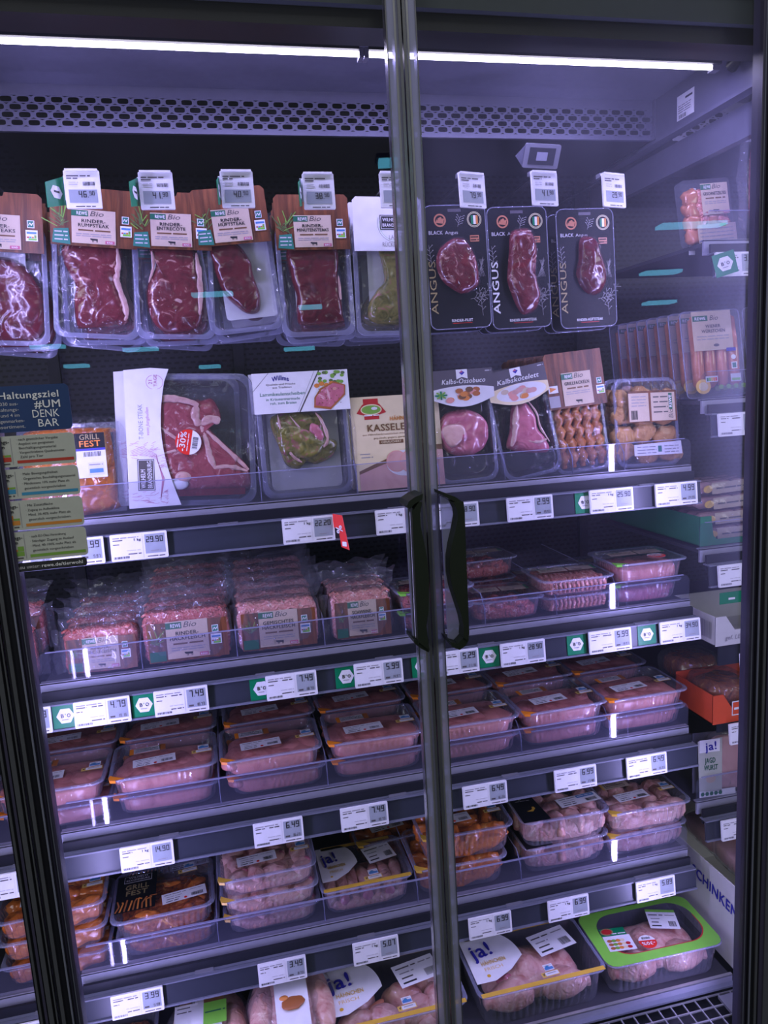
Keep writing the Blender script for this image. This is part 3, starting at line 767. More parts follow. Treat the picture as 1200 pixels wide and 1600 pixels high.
LBL = [(2, 40, 880, '1.99', '9.95', 'half hidden behind the left door frame'), (2, 118, 862, '2.99', '9.97', 'below the orange marinated pack'), (2, 218, 852, '29.90', '', 'below the large bone-in steak'),
 (2, 482, 828, '22.20', '', 'below the herb lamb slices beside the red flag'), (2, 625, 812, '21.90', '', 'just left of the left door handle'), (2, 710, 805, '18.90', '', 'just right of the right door handle'),
 (2, 827, 793, '2.99', '19.93', 'below the black veal chop pack'), (2, 954, 781, '25.90', '', 'right of a green tag below the spiral skewers'), (2, 1055, 771, '4.99', '24.95', 'at the right end below the nugget pack'),
 (3, 35, 1120, '4.79', '', 'partly hidden by the left door frame'), (3, 160, 1105, '4.79', '19.16', 'below the leftmost bagged mince'), (3, 283, 1088, '7.49', '18.73', 'below the second bag of mince'), (3, 455, 1064, '7.49', '18.73', 'below the third bag of mince'),
 (3, 591, 1046, '5.99', '14.97', 'below the smallest bag of mince'), (3, 711, 1028, '5.29', '21.16', 'just right of the door gap, second rail'), (3, 816, 1014, '28.90', '', 'below the single beef tray'), (3, 952, 997, '5.99', '19.97', 'below the two stacked beef trays'), (3, 1061, 982, '34.90', '', 'at the right end below the reduced trays'),
 (4, 230, 1332, '14.90', '', 'at the left of the third rail'), (4, 435, 1297, '6.49', '16.23', 'above the stacked chicken trays'), (4, 569, 1273, '7.49', '18.73', 'above the yellow-rimmed chicken leg tray'), (4, 757, 1238, '6.49', '16.23', 'above the orange marinated wings'),
 (4, 898, 1214, '6.99', '17.48', 'above the black-banded tray'), (4, 1009, 1194, '6.49', '16.23', 'at the right end of the third rail'),
 (5, 215, 1562, '3.99', '9.98', 'at the left of the lowest rail'), (5, 441, 1513, '3.49', '8.73', 'above the bagged whole chicken'), (5, 587, 1482, '5.07', '', 'left of the door gap, lowest rail'), (5, 765, 1441, '6.99', '', 'just right of the door gap, lowest rail'),
 (5, 887, 1414, '6.99', '', 'above the whole chicken tray'), (5, 1023, 1385, '5.89', '', 'at the right end of the lowest rail')]
for i, (k, px, py, pr, sb, wh) in enumerate(LBL):
    un = '1 kg' if not sb else 'g'
    price_label(on_rail(px, py, k), pr, sb, 'white shelf price label %s, %s' % ('showing ' + pr if px not in (40, 625, 35) else 'cut off by the door', wh), un, seed=i + 1)
# plain labels of the neighbouring bays
for (px, py, z, pr, wh, tl) in ((17, 1372, RAIL[4] - .006, '5.99', 'at the far left beyond the door frame, third rail', 0), (22, 1594, RAIL[5] - .012, '4.49', 'at the lower left corner beyond the door frame', 0), (-16, 1150, RAIL[3], '2.99', 'at the far left edge of the second rail', 0),
    (1150, 412, NR[1] - .002, '3.49', 'beside the folded green tag in the right-hand bay', 0), (1153, 664, NR[2], '2.79', 'below the thin sausages in the right-hand bay', 0), (1152, 896, NR[3], '1.99', 'below the green carton in the right-hand bay', 0),
    (1185, 1040, NR[4], '1.79', 'below the white carton in the right-hand bay', 0), (1168, 1146, NR[5], '1.99', 'below the orange carton in the right-hand bay', 0), (1155, 1294, NR[6], '2.29', 'below the hanging cold-cut pouch', 0)):
    p = W(px, py, 1.262)
    price_label(T(p.x, 1.262, z) @ TILT, pr, '', 'white price label %s' % wh, 'g', seed=int(px) + 40, group='price labels of the neighbouring bays')

def hexagon(b, cx, cz, r, y, mat, M=None): b.poly([(cx + r * cos(R(60 * i)), cz + r * .98 * sin(R(60 * i))) for i in range(6)], y, mat, M)
def bio_face(b, y, M=None):
    b.plate([(-.020, -.0205), (.020, -.0205), (.020, .0205), (-.020, .0205)], y, y + .0008, 'green_bio', M)
    hexagon(b, 0, 0, .0145, y - .0004, 'paper_white', M)
    b.text('B', -.0048, -.0025, .0062, y - .0008, 'ink_black', M, bold=True, align='c', width=.0048); b.text("'", 0, -.0025, .0062, y - .0008, 'green_bio', M, bold=True, align='c')
    b.text('O', .0052, -.0025, .0062, y - .0008, 'ink_black', M, bold=True, align='c', width=.0056); b.words(-.006, .006, -.007, .002, y - .0008, 'ink_grey', M)
def bio_tag(M, label):
    b = MB(); bio_face(b, 0); o = b.build('organic_tag'); return tag(o, label, 'sign', 'green organic tags on the rails', M)
for (k, px, py, wh) in ((2, 915, 785, 'mostly tucked behind the 25.90 label'), (3, 101, 1113, 'at the left end of the second rail'), (3, 224, 1095, 'between the 4.79 and 7.49 labels'), (3, 408, 1070, 'tucked behind a label below the third mince bag'),
                       (3, 541, 1052, 'under the smallest mince bag'), (3, 660, 1036, 'half hidden behind the door gap'), (3, 765, 1020, 'left of the 28.90 label'), (3, 902, 1003, 'left of the 5.99 label below stacked beef trays'), (3, 1012, 989, 'left of the 34.90 label')):
    bio_tag(on_rail(px, py, k, .0028), 'green organic tag with white hexagon, ' + wh)
# folded promotional flags
b = MB(); M1 = RZ(-52); b.plate([(0, .022), (.022, .020), (.034, -.040), (.016, -.036), (.012, -.004), (0, -.002)], 0, .0008, 'red_sticker', M1); b.text('%', .006, .000, .014, -.0005, 'paper_white', M1, bold=True, rot=-75); b.rect(.019, -.034, .029, -.026, -.0005, 'paper_white', M1)
p = W(521, 822, 1.262); tag(b.build('promotion_flag'), 'red folded discount flag sticking out beside the 22.20 label', 'sign', None, T(p.x, 1.262, p.z))
b = MB(); bio_face(b, 0, RZ(-18) @ RY(-14)); p = W(1133, 412, 1.245); tag(b.build('organic_flag'), 'green organic flag folded outwards on the right-hand bay', 'sign', None, T(p.x, 1.245, p.z))
b = MB(); b.box(-.045, .045, 0, .001, -.012, .012, 'green_bio'); b.words(-.025, -.010, -.004, .007, -.0005, 'paper_white'); hexagon(b, .022, 0, .009, -.0005, 'paper_white'); p = W(1155, 932, 1.262); tag(b.build('organic_strip'), 'long green organic strip under a price label of the right-hand bay', 'sign', None, T(p.x, 1.262, p.z))

# ------------------------------------------------------------------ peg hooks with hanging price labels (top row)
def hook_label(px, py, price, wh, yaw, flag, i):
    p = W(px, py, 1.235)
    t = thing('peg_hook', 'long wire peg hook %s' % wh, 'hook', T(p.x, 1.25, p.z + .030), 'wire peg hooks of the top row')
    b = MB(); b.tube([(0, .0, 0), (0, .012, -.001), (0, .53, -.004)], .0025, 'hook_chrome', 6); b.tube([(0, -.006, .0), (0, 0, 0)], .004, 'hook_chrome', 8); b.build('wire_rod', t)
    b = MB(); b.box(-.019, .019, -.004, .010, -.0035, .0035, 'clip_grey'); b.tube([(0, -.006, 0), (0, -.004, 0)], .003, 'hook_chrome'); b.build('tag_holder', t)
    h = thing('hanging_price_label', 'white hanging price label showing %s %s' % (price, wh), 'price label', T(p.x, 1.236, p.z) @ RZ(yaw) @ RX(-4), 'price labels hung on the peg hooks')
    b = MB(); b.plate(rrect(.0505, .0550, .0016, 2), -.004, 0, 'tag_plastic'); b.box(-.023, .023, -.006, .004, .0262, .0295, 'tag_plastic'); b.build('tag_case', h)
    b = MB(); y = -.0044; b.words(-.0215, .012, .0185, .0028, y, 'ink_dark', seed=i); b.words(-.0215, -.006, .0150, .0028, y, 'ink_dark', seed=i + 3)
    b.words(-.019, -.006, .0060, .0022, y, 'ink_pale', seed=i + 5); b.words(-.019, -.006, .0095, .0022, y, 'ink_pale', seed=i + 6); b.barcode(.001, .0052, .018, .0108, y, seed=i); b.words(-.012, .016, -.0255, .0022, y, 'ink_black'); b.build('paper_insert', h)
    b = MB(); b.rect(-.0200, -.0195, .0200, -.0005, -.0043, 'screen_grey'); b.seg(price[:-3] + '.', .0085, -.0120, .0095, -.0047, right=True); b.seg(price[-2:], .0170, -.0090, .0065, -.0047, right=True); b.build('price_screen', h)
    if flag:
        f = MB(); Mf = T(-.026, .010, .006) @ RZ(flag) @ T(-.018, 0, -.010); f.plate([(-.018, -.026), (.018, -.014), (.018, .028), (-.018, .010)], 0, .0008, 'green_bio', Mf)
        hexagon(f, 0, .000, .0105, -.0005, 'paper_white', Mf); f.words(-.005, .005, -.001, .005, -.0009, 'ink_black', Mf)
        f.plate([(-.028, -.012), (.0, -.012), (.0, .024), (-.028, .024)], .008, .009, 'tag_plastic')
        tag(f.build('organic_flag'), 'green organic flag folded outwards beside the %s hanging label' % price, 'sign', 'green flags beside the hanging labels', h.matrix_world.copy())
HOOKS = [(130, 297, '46.90', 'above the leftmost full steak pack', 0, 50, 1), (245, 299, '41.90', 'above the second steak pack', 0, 72, 2), (371, 297, '40.90', 'above the third steak pack', 0, 82, 3), (498, 300, '38.90', 'above the minute steak pack', 0, 76, 4), (617, 298, '42.90', 'above the white-carded lamb pack', 0, 0, 5),
         (737, 299, '79.90', 'above the left black-card steak', 14, 0, 6), (850, 296, '41.90', 'above the middle black-card steak', 8, 0, 7), (958, 299, '29.90', 'above the right black-card steak', 14, 0, 8)]
for h in HOOKS: hook_label(*h)
p = W(-25, 300, 1.235)
b = MB(); b.tube([(0, 0, 0), (0, .53, -.004)], .0025, 'hook_chrome', 6); tag(b.build('peg_hook'), 'wire peg hook at the left edge above the cut-off steak pack', 'hook', 'wire peg hooks of the top row', T(p.x, 1.25, p.z + .03))
# empty tag holder hanging under the grille
t = thing('tag_holder', 'empty tilted white tag frame hanging below the air grille', 'label holder', T(*W(846, 244, 1.30)) @ RZ(-6) @ RX(28) @ RY(4))
b = MB(); b.plate(rrect(.066, .040, .003, 2), -.002, .002, 'clip_grey'); b.rect(-.024, -.014, .024, .014, -.0025, 'case_dark'); b.rect(-.010, -.007, .010, .007, -.003, 'shelf_grey'); b.build('frame', t)
b = MB(); b.plate([(-.033, -.018), (-.048, -.002), (-.030, .020)], -.001, .001, 'beam_metal', RZ(0)); b.build('side_flap', t)

# ================================================================== PACKAGED GOODS
def tray_shell(b, w, d, h, mat='tray_clear', rim='tray_rim', M=None, taper=.012, rib=.0016, n=216, rimw=.007, cr=.020):
    """open tray: flat rim, corrugated tapering wall, floor. Opening faces +Z."""
    def ring(ww, dd, z, amp=0.):
        P = resample(rrect(ww, dd, min(cr, dd / 2.2), 6), n); out = []
        for i, p in enumerate(P):
            L = math.hypot(*p) or 1; k = amp * (1 if i % 4 < 2 else -1)
            out.append((p[0] + p[0] / L * k, p[1] + p[1] / L * k, z))
        return out
    b.loft([ring(w - .001, d - .001, h - .0035), ring(w, d, h - .001), ring(w - .002, d - .002, h), ring(w - 2 * rimw, d - 2 * rimw, h - .0006)], rim, M, False, False)
    a = 2 * rimw
    b.loft([ring(w - a, d - a, h - .0006), ring(w - a - .002, d - a - .002, h * .88, 0), ring(w - a - taper * .4, d - a - taper * .4, h * .78, rib), ring(w - a - taper, d - a - taper, h * .16, rib), ring(w - a - taper - .008, d - a - taper - .008, 0.001, 0)], mat, M, False, True)
def lid_sheet(b, w, d, z, mat='lid_film', M=None, r=.018):
    P = rrect(w - .004, d - .004, r, 5); b.add([(p[0], p[1], z) for p in P], [tuple(range(len(P)))], mat, False, M)

def contents(kind, w, d, h, seed=0):
    b = MB(); rr = random.Random(seed * 13 + 5); W2, D2 = (w - .030) / 2, (d - .030) / 2
    if kind in ('turkey', 'pork', 'veal'):
        m = {'turkey': 'turkey_pink', 'pork': 'pork_pink', 'veal': 'veal_pink'}[kind]
        b.blob((0, 0, h * .36), (W2, D2, h * .36), m, sq=.35, amp=.04, fr=25, seed=seed, nu=36, nv=14)
        for i in range(6):
            x = -W2 * .78 + W2 * 1.56 * i / 5
            b.blob((x, rr.uniform(-.014, .012), h * .50), (W2 * rr.uniform(.26, .36), D2 * rr.uniform(.55, .80), h * .26), m, rz=rr.uniform(-35, 35), ry=rr.uniform(-10, 10), amp=.18, fr=34, seed=seed + i, sq=.8)
    elif kind == 'chicken':
        b.blob((0, 0, h * .30), (W2, D2, h * .30), 'chicken_skin', sq=.4, amp=.10, fr=40, seed=seed, nu=40, nv=16)
        for i in range(12):
            x = -W2 * .76 + W2 * 1.52 * (i % 4) / 3 + rr.uniform(-.008, .008); y = (-.62 + .62 * (i // 4)) * D2
            a = rr.uniform(0, 180); s_ = rr.uniform(.8, 1.15)
            b.blob((x, y, h * .48), (W2 * .34 * s_, D2 * .26, h * .34), 'chicken_skin', rz=a, amp=.32, fr=42, seed=seed + i * 2, sq=.8)
            if i % 3 == 0: b.blob((x + .012 * cos(R(a)), y + .012 * sin(R(a)), h * .52), (.010, .008, h * .30), 'veal_pink', amp=.2, seed=i)
    elif kind == 'wings':
        b.blob((0, 0, h * .30), (W2, D2, h * .30), 'marinade_orange', sq=.4, amp=.12, fr=40, seed=seed, nu=40, nv=16)
        for i in range(12):
            x = -W2 * .76 + W2 * 1.52 * (i % 4) / 3 + rr.uniform(-.008, .008); y = (-.62 + .62 * (i // 4)) * D2; a = rr.uniform(-80, 80)
            b.blob((x, y, h * .46), (W2 * .36, D2 * .22, h * .36), 'marinade_orange', rz=a, amp=.38, fr=44, seed=seed + i * 2, sq=.85)
    elif kind == 'grill':
        b.blob((0, 0, h * .32), (W2, D2, h * .32), 'marinade_red', sq=.4, amp=.08, fr=30, seed=seed, nu=34)
        for i in range(16):
            x = rr.uniform(-W2 * .75, W2 * .75); y = rr.uniform(-D2 * .75, D2 * .7)
            b.blob((x, y, h * .52), (W2 * .34, D2 * .15, h * .2), 'marinade_orange' if i % 3 == 0 else 'marinade_red', rz=rr.uniform(-70, 70), amp=.36, fr=44, seed=seed + i)
    elif kind == 'beef':
        b.blob((0, 0, h * .30), (W2, D2, h * .30), 'mince_red', sq=.4, amp=.08, fr=60, seed=seed, nu=34)
        for i in range(26):
            b.blob((rr.uniform(-W2 * .84, W2 * .84), rr.uniform(-D2 * .82, D2 * .82), h * .52), (.013, .010, h * .22), 'beef_tbone' if i % 3 else 'mince_red', rz=rr.uniform(0, 90), amp=.3, fr=60, seed=seed + i, nu=12, nv=8, sq=.7)
    elif kind == 'mince':
        b.blob((0, 0, h * .42), (W2, D2, h * .42), 'mince_pale', sq=.35, amp=.07, fr=150, seed=seed, nu=60, nv=24)
        for j in range(13):
            x = -W2 * .88 + W2 * 1.76 * j / 12; b.tube([(x + .003 * sin(q * 1.3 + j), -D2 * .9 + D2 * 1.8 * q / 8, h * .78 + .002 * sin(q * 2)) for q in range(9)], .0042, 'mince_pale', 6)
            b.tube([(x, -D2 * .99, h * .78), (x + .002, -D2 * 1.01, h * .5), (x - .001, -D2 * .98, h * .2)], .0046, 'mince_pale', 6)
    elif kind == 'legs':
        b.blob((0, 0, h * .20), (W2, D2, h * .18), 'chicken_skin', sq=.4, amp=.10, fr=40, seed=seed, nu=40, nv=12)
        for i in range(7):
            x = -W2 * .86 + W2 * 1.72 * i / 6
            y0, y1 = -D2 * .86, D2 * .5; k = 1 if i % 2 else -1
            b.tube([(x, y0, h * .30), (x + .004 * k, y0 * .6, h * .42), (x, 0, h * .50), (x - .004 * k, y1 * .7, h * .48), (x, y1, h * .40)], [.008, .0125, .015, .011, .007], 'chicken_skin', 12)
            if k > 0: b.blob((x, y0 * 1.05, h * .40), (.010, .006, .012), 'veal_pink', amp=.3, seed=i)
    elif kind == 'bird':
        # whole bird on its back: breast, two folded drumsticks, wings
        b.blob((0, .008, h * .44), (W2 * .66, D2 * .80, h * .44), 'chicken_skin', amp=.10, fr=16, seed=seed, nu=48, nv=28, sq=.85)
        b.blob((-.014, .000, h * .66), (W2 * .30, D2 * .58, h * .28), 'chicken_skin', amp=.12, fr=22, seed=seed + 1, rz=8, nu=32, nv=20)
        for s_ in (-1, 1):
            b.blob((s_ * W2 * .56, .004, h * .42), (W2 * .30, D2 * .66, h * .36), 'chicken_skin', amp=.12, fr=22, seed=seed + 7 + s_, rz=s_ * 14, nu=32, nv=20)
            b.tube([(s_ * W2 * .10, -D2 * .30, h * .42), (s_ * W2 * .22, -D2 * .48, h * .42), (s_ * W2 * .42, -D2 * .56, h * .44), (s_ * W2 * .60, -D2 * .60, h * .42), (s_ * W2 * .76, -D2 * .60, h * .40), (s_ * W2 * .86, -D2 * .58, h * .38), (s_ * W2 * .92, -D2 * .58, h * .38), (s_ * W2 * .95, -D2 * .58, h * .38)], [.016, .028, .031, .027, .019, .013, .015, .006], 'chicken_skin', 18)
        b.blob((-W2 * .50, -D2 * .30, h * .66), (.018, .012, .012), 'veal_pink', amp=.4, fr=60, seed=5)
    elif kind == 'bigpieces':
        for i, (x, y, a) in enumerate(((-.62, -.42, 20), (-.15, -.45, -30), (.35, -.4, 15), (.70, -.2, 70), (.2, .15, -20), (-.45, .2, 60), (.62, .45, 10))):
            b.blob((x * W2, y * D2, h * .42), (W2 * .34, D2 * .36, h * .40), 'chicken_skin', rz=a, amp=.16, fr=24, seed=seed + i, nu=32, nv=20)
            if i < 4: b.blob((x * W2 + .02, -D2 * .74, h * .32), (W2 * .20, D2 * .16, h * .22), 'chicken_skin', rz=a, amp=.2, fr=30, seed=seed + 20 + i)
        b.blob((-W2 * .3, -D2 * .2, h * .60), (.03, .008, .008), 'sausage_skin', rz=35, amp=.2)
    return b

def brand_sticker(style):
    """drawn in XZ, facing -Y, centred"""
    b = MB(); y = -.0003
    if style == 'wb':
        b.rect(-.033, -.012, .033, .012, 0, 'pork_print' if 'pork_print' in MATS else 'food_pink'); b.rect(-.033, -.012, -.026, .012, y, 'orange_tab'); b.rect(.022, -.012, .033, .012, y, 'food_brown')
        b.rect(-.025, -.0095, .023, .0095, y, 'paper_white'); b.rect(-.0235, -.008, .0215, .008, y * 2, 'ink_black'); b.rect(-.0228, -.0073, .0208, .0073, y * 3, 'paper_white')
        b.text('WILHELM', -.0215, .0006, .0052, y * 4, 'ink_black', bold=True, width=.027); b.words(.0075, .019, .001, .004, y * 4, 'ink_black'); b.text('BRANDENBURG', -.0215, -.0062, .0050, y * 4, 'ink_black', bold=True, width=.041)
    elif style == 'wbtan':
        b.rect(-.033, -.014, .033, .014, 0, 'beige_label'); b.rect(-.033, -.014, -.029, .014, y, 'yellow_film')
        b.rect(-.024, -.0095, .023, .0095, y, 'ink_black'); b.rect(-.0228, -.0083, .0218, .0083, y * 2, 'beige_label')
        b.text('WILHELM', -.0205, .0010, .0048, y * 3, 'ink_black', bold=True, width=.028); b.text('BRANDENBURG', -.0205, -.0058, .0048, y * 3, 'ink_black', bold=True, width=.040)
    elif style == 'bio':
        for s_ in (-1, 1):
            b.rect(s_ * .031 - .029, -.015, s_ * .031 + .029, .015, 0, 'beige_label')
        b.rect(-.060, .008, -.030, .014, y, 'green_dark'); b.text('REWE', -.045, .009, .0038, y * 2, 'paper_white', bold=True, align='c'); b.text('Bio', -.028, .0085, .0050, y * 2, 'ink_dark', slant=.3)
        for q in range(3): b.words(-.056, -.008, .002 - q * .005, .0042 if not q else .0028, y, 'ink_dark', seed=q); b.words(.006, .056, .009 - q * .005, .0028, y, 'ink_grey', seed=q + 5)
        b.barcode(.008, -.012, .03, -.005, y); b.rect(.054, -.014, .060, .015, y, 'green_bio')
    return b
def price_sticker(w=.076, h=.030, blue=False, dot=True, seed=1, col_='paper_white'):
    b = MB(); y = -.0003; b.rect(-w / 2, -h / 2, w / 2, h / 2, 0, col_)
    b.words(-w * .44, w * .05, h * .28, h * .09, y, 'ink_dark', seed=seed); b.words(w * .12, w * .44, h * .28, h * .08, y, 'ink_grey', seed=seed + 1)
    b.words(-w * .40, -w * .05, h * .06, h * .08, y, 'ink_grey', seed=seed + 2); b.words(-w * .40, -w * .10, -h * .16, h * .10, y, 'ink_dark', seed=seed + 3); b.words(-w * .42, -w * .1, -h * .38, h * .12, y, 'ink_black', seed=seed + 4)
    b.barcode(w * .16, -h * .36, w * .42, -h * .04, y, seed=seed)
    if dot: b.disc(w * .02, -h * .32, h * .10, h * .10, y, 'red_sticker', n=14)
    if blue: b.rect(0, h * .12, w * .44, h * .42, y * 2, 'blue_tag'); b.words(w * .03, w * .4, h * .24, h * .1, y * 3, 'paper_white')
    return b
def origin_sticker():
    b = MB(); y = -.0003; b.rect(-.008, .004, .012, .020, 0, 'paper_white'); b.rect(-.007, .006, .011, .0125, y, 'blue_tag'); b.words(-.006, .010, .0155, .002, y, 'ink_grey'); b.poly([(-.006, .0125), (.001, .0175), (.004, .0125)], y, 'bar_blue')
    b.rect(-.020, -.010, .017, .002, 0, 'yellow_tag'); b.rect(-.012, -.0085, .0155, .0005, y, 'paper_white'); b.line([(-.017, -.001), (-.0155, -.006), (-.0135, 0)], .0012, y, 'ink_black'); b.words(-.008, .013, -.004, .003, y * 2, 'ink_grey')
    return b
def ja_card(b, w, h, big=1.):
    """white printed corner of the tray film with blue letters"""
    y = -.0003; P = [(0, 0), (0, h), (w * .62, h)] + [(w * (.62 + .38 * sin(R(a))), h * (1 - .60 * (1 - cos(R(a))))) for a in range(10, 91, 10)] + [(w * .7, h * .16), (w * .35, 0)]
    b.poly(P, 0, 'paper_white')
    b.text('ja!', w * .12, h * .50, h * .30, y, 'blue_ja', bold=True, width=w * .40, slant=.0, rot=8)
    b.text('HÄHNCHEN', w * .22, h * .34, h * .085, y, 'yellow_tag', bold=True, width=w * .46, rot=4); b.text('FRISCH', w * .24, h * .22, h * .07, y, 'yellow_tag', width=w * .34, rot=4); b.disc(w * .26, h * .12, w * .035, w * .035, y, 'yellow_film', n=12)

def flat_tray(label, M, kind, w=.192, d=.145, h=.045, style='wb', tab='orange_tab', group='clear lidded meat trays', seed=0, name='meat_tray', sale=False, band=None):
    t = thing(name, label, 'meat tray', M, group)
    b = MB(); tray_shell(b, w, d, h); b.build('tray_shell', t)
    c = contents(kind, w, d, h, seed).build('meat', t)
    b = MB(); lid_sheet(b, w, d, h + .0006); b.build('lid_film', t)
    z = h + .0010; lay = lambda bb, x, y, a=0, k=1: setattr(bb, 'M', T(x, y, z) @ RZ(a) @ UP)
    def put(src, nm, x, y, a=0, zz=0):
        Mx = T(x, y, z + zz) @ RZ(a) @ UP; src.v = [tuple(Mx @ Vector(p)) for p in src.v]; return src.build(nm, t)
    if style in ('wb', 'wbtan'):
        put(brand_sticker(style), 'brand_sticker', -.032 * w / .19, d * .21, 3); put(price_sticker(seed=seed + 1), 'price_sticker', -.018 * w / .19, -d * .13, 4); put(origin_sticker(), 'origin_sticker', w * .36, -d * .06, 2)
    elif style == 'bio':
        put(brand_sticker('bio'), 'brand_sticker', w * .04, d * .12, -2)
    elif style == 'region':
        b = MB(); b.poly([(-.030, -d / 2 + .004), (.030, -d / 2 + .004), (.016, d / 2 - .006), (-.030, d / 2 - .006)], 0, 'black_card'); y = -.0003
        b.rect(-.022, d * .30, .012, d * .42, y, 'paper_white'); b.rect(-.021, d * .31, .011, d * .41, 2 * y, 'ink_black'); b.text('WILHELM', -.005, d * .33, .005, 3 * y, 'paper_white', bold=True, align='c')
        b.text('Region', -.006, d * .10, .010, y, 'paper_white', align='c', slant=.25, width=.036); b.words(-.02, .012, d * .04, .002, y, 'ink_pale')
        b.poly([(-.008, -d * .22), (.004, -d * .24), (.013, -d * .17), (.008, -d * .15), (.002, -d * .20)], y, 'yellow_film'); b.disc(.009, -d * .15, .003, .003, y, 'yellow_film', n=10)
        put(b, 'printed_band', -w / 2 + .034, 0); put(price_sticker(.095, .033, True, False, seed), 'price_sticker', w * .24, -d * .13, 6); put(origin_sticker(), 'origin_sticker', .010, d * .36, -90 + 90)
    elif style == 'grill':
        b = MB(); y = -.0003; b.rect(-.038, -.052, .036, .058, 0, 'black_card'); b.rect(-.026, .034, .026, .054, y, 'paper_white'); b.rect(-.025, .035, .025, .053, 2 * y, 'black_card')
        b.text('WILHELM', 0, .046, .0052, 3 * y, 'ink_pale', bold=True, align='c', width=.036); b.text('BRANDENBURG', 0, .038, .0052, 3 * y, 'ink_pale', bold=True, align='c', width=.044)
        b.text('GRILL', .0, .012, .014, y, 'gold_print', bold=True, align='c', width=.044); b.text('FEST', .0, -.006, .014, y, 'gold_print', bold=True, align='c', width=.040)
        for q in range(9): b.line([(-.036 + q * .008, -.050), (-.030 + q * .007, -.034 + .008 * (q % 3)), (-.034 + q * .009, -.018 - .004 * (q % 2))], .003, 2 * y, 'food_orange' if q % 2 else 'food_brown')
        put(b, 'printed_card', -w / 2 + .044, .004); put(price_sticker(.082, .030, seed=seed), 'price_sticker', w * .20, -d * .20, 6)
        put(origin_sticker(), 'origin_sticker', w * .24, d * .30, 5)
    elif style == 'ja':
        b = MB(); ja_card(b, w * .42, d * .74); put(b, 'printed_corner', -w / 2 + .008, -d / 2 + d * .22)
        put(price_sticker(w * .32, d * .36, False, False, seed), 'price_sticker', w * .22, d * .13, 10); o = origin_sticker(); put(o, 'origin_sticker', w * .08, -d * .34, 3)
        b = MB(); b.rect(-w / 2 + .006, -.006, w / 2 - .006, .004, 0, 'yellow_film'); put(b, 'yellow_band', 0, -d / 2 + .008); b = MB(); b.rect(-w / 2 + .02, -.004, w / 2 - .02, .006, 0, 'yellow_film'); put(b, 'yellow_band', 0, d / 2 - .010)
    elif style == 'green':
        b = MB(); n = 72; O = resample(rrect(w - .002, d - .002, .022, 6), n); I = resample(rrect(w * .84, d * .76, .045, 6, 0.006, .004), n); J = resample(rrect(w * .825, d * .735, .045, 6, .006, .004), n)
        vs = [(p[0], 0, p[1]) for p in O] + [(p[0], 0, p[1]) for p in I]; b.add(vs, [(i, (i + 1) % n, n + (i + 1) % n, n + i) for i in range(n)], 'green_lime')
        vs = [(p[0], -.0002, p[1]) for p in I] + [(p[0], -.0002, p[1]) for p in J]; b.add(vs, [(i, (i + 1) % n, n + (i + 1) % n, n + i) for i in range(n // 2, n)], 'crest_red')
        put(b, 'printed_border', 0, 0)
        b = MB(); y = -.0003; b.rect(-.028, -.034, .026, .030, 0, 'green_bio'); b.rect(-.028, -.034, .030, .008, y, 'plate_white'); b.disc(-.014, .020, .014, .010, 2 * y, 'gold_print'); b.disc(-.014, .020, .011, .0075, 3 * y, 'crest_red')
        for q in range(14): b.disc(-.018 + (q % 5) * .009, -.026 + (q // 5) * .010, .0055, .0042, 2 * y, ('food_brown', 'lettuce', 'food_orange', 'cream_card', 'crest_red')[q % 5], n=9)
        b.words(-.010, .024, .012, .004, 2 * y, 'paper_white'); put(b, 'picture_sticker', -w * .29, -d * .04, -6)
        b = price_sticker(.062, .050, False, False, seed); b.rect(-.031, .025, .031, .033, 0, 'green_lime'); put(b, 'price_sticker', w * .17, d * .10, -18)
    if tab:
        b = MB(); P = [(-w / 2 + .001, -d / 2 + .012), (-w / 2 + .004, -d / 2 + .004), (-w / 2 + .012, -d / 2 + .001), (-w / 2 + .030, -d / 2 + .003), (-w / 2 + .010, -d / 2 + .016), (-w / 2 + .003, -d / 2 + .022)]
        b.add([(p[0], p[1], z) for p in P], [tuple(range(len(P)))], tab); b.add([(-w / 2 + .001, -d / 2 + .012, z), (-w / 2 + .004, -d / 2 + .003, z), (-w / 2 + .014, -d / 2 - .0006, z), (-w / 2 + .014, -d / 2 - .0006, z - .005), (-w / 2 + .004, -d / 2 + .003, z - .005)], [(0, 1, 2, 3, 4)], tab); b.build('corner_tab', t)
    if sale:
        b = MB(); b.disc(0, 0, .0185, .0185, 0, 'paper_white'); b.poly([(.0185 * cos(R(a)), .0185 * sin(R(a))) for a in range(-12, 193, 12)], -.0003, 'red_sticker')
        b.text('-30%', 0, .0015, .0085, -.0006, 'paper_white', bold=True, align='c', width=.028); b.barcode(-.009, -.013, .009, -.007, -.0003)
        o = put(b, 'discount_sticker', sale[0], sale[1], sale[2], .0006); o['label'] = 'round red discount sticker'
    return t
def spot(xc, yf, z, d=.145, yaw=0): return T(xc, yf + d / 2, z) @ RZ(yaw)

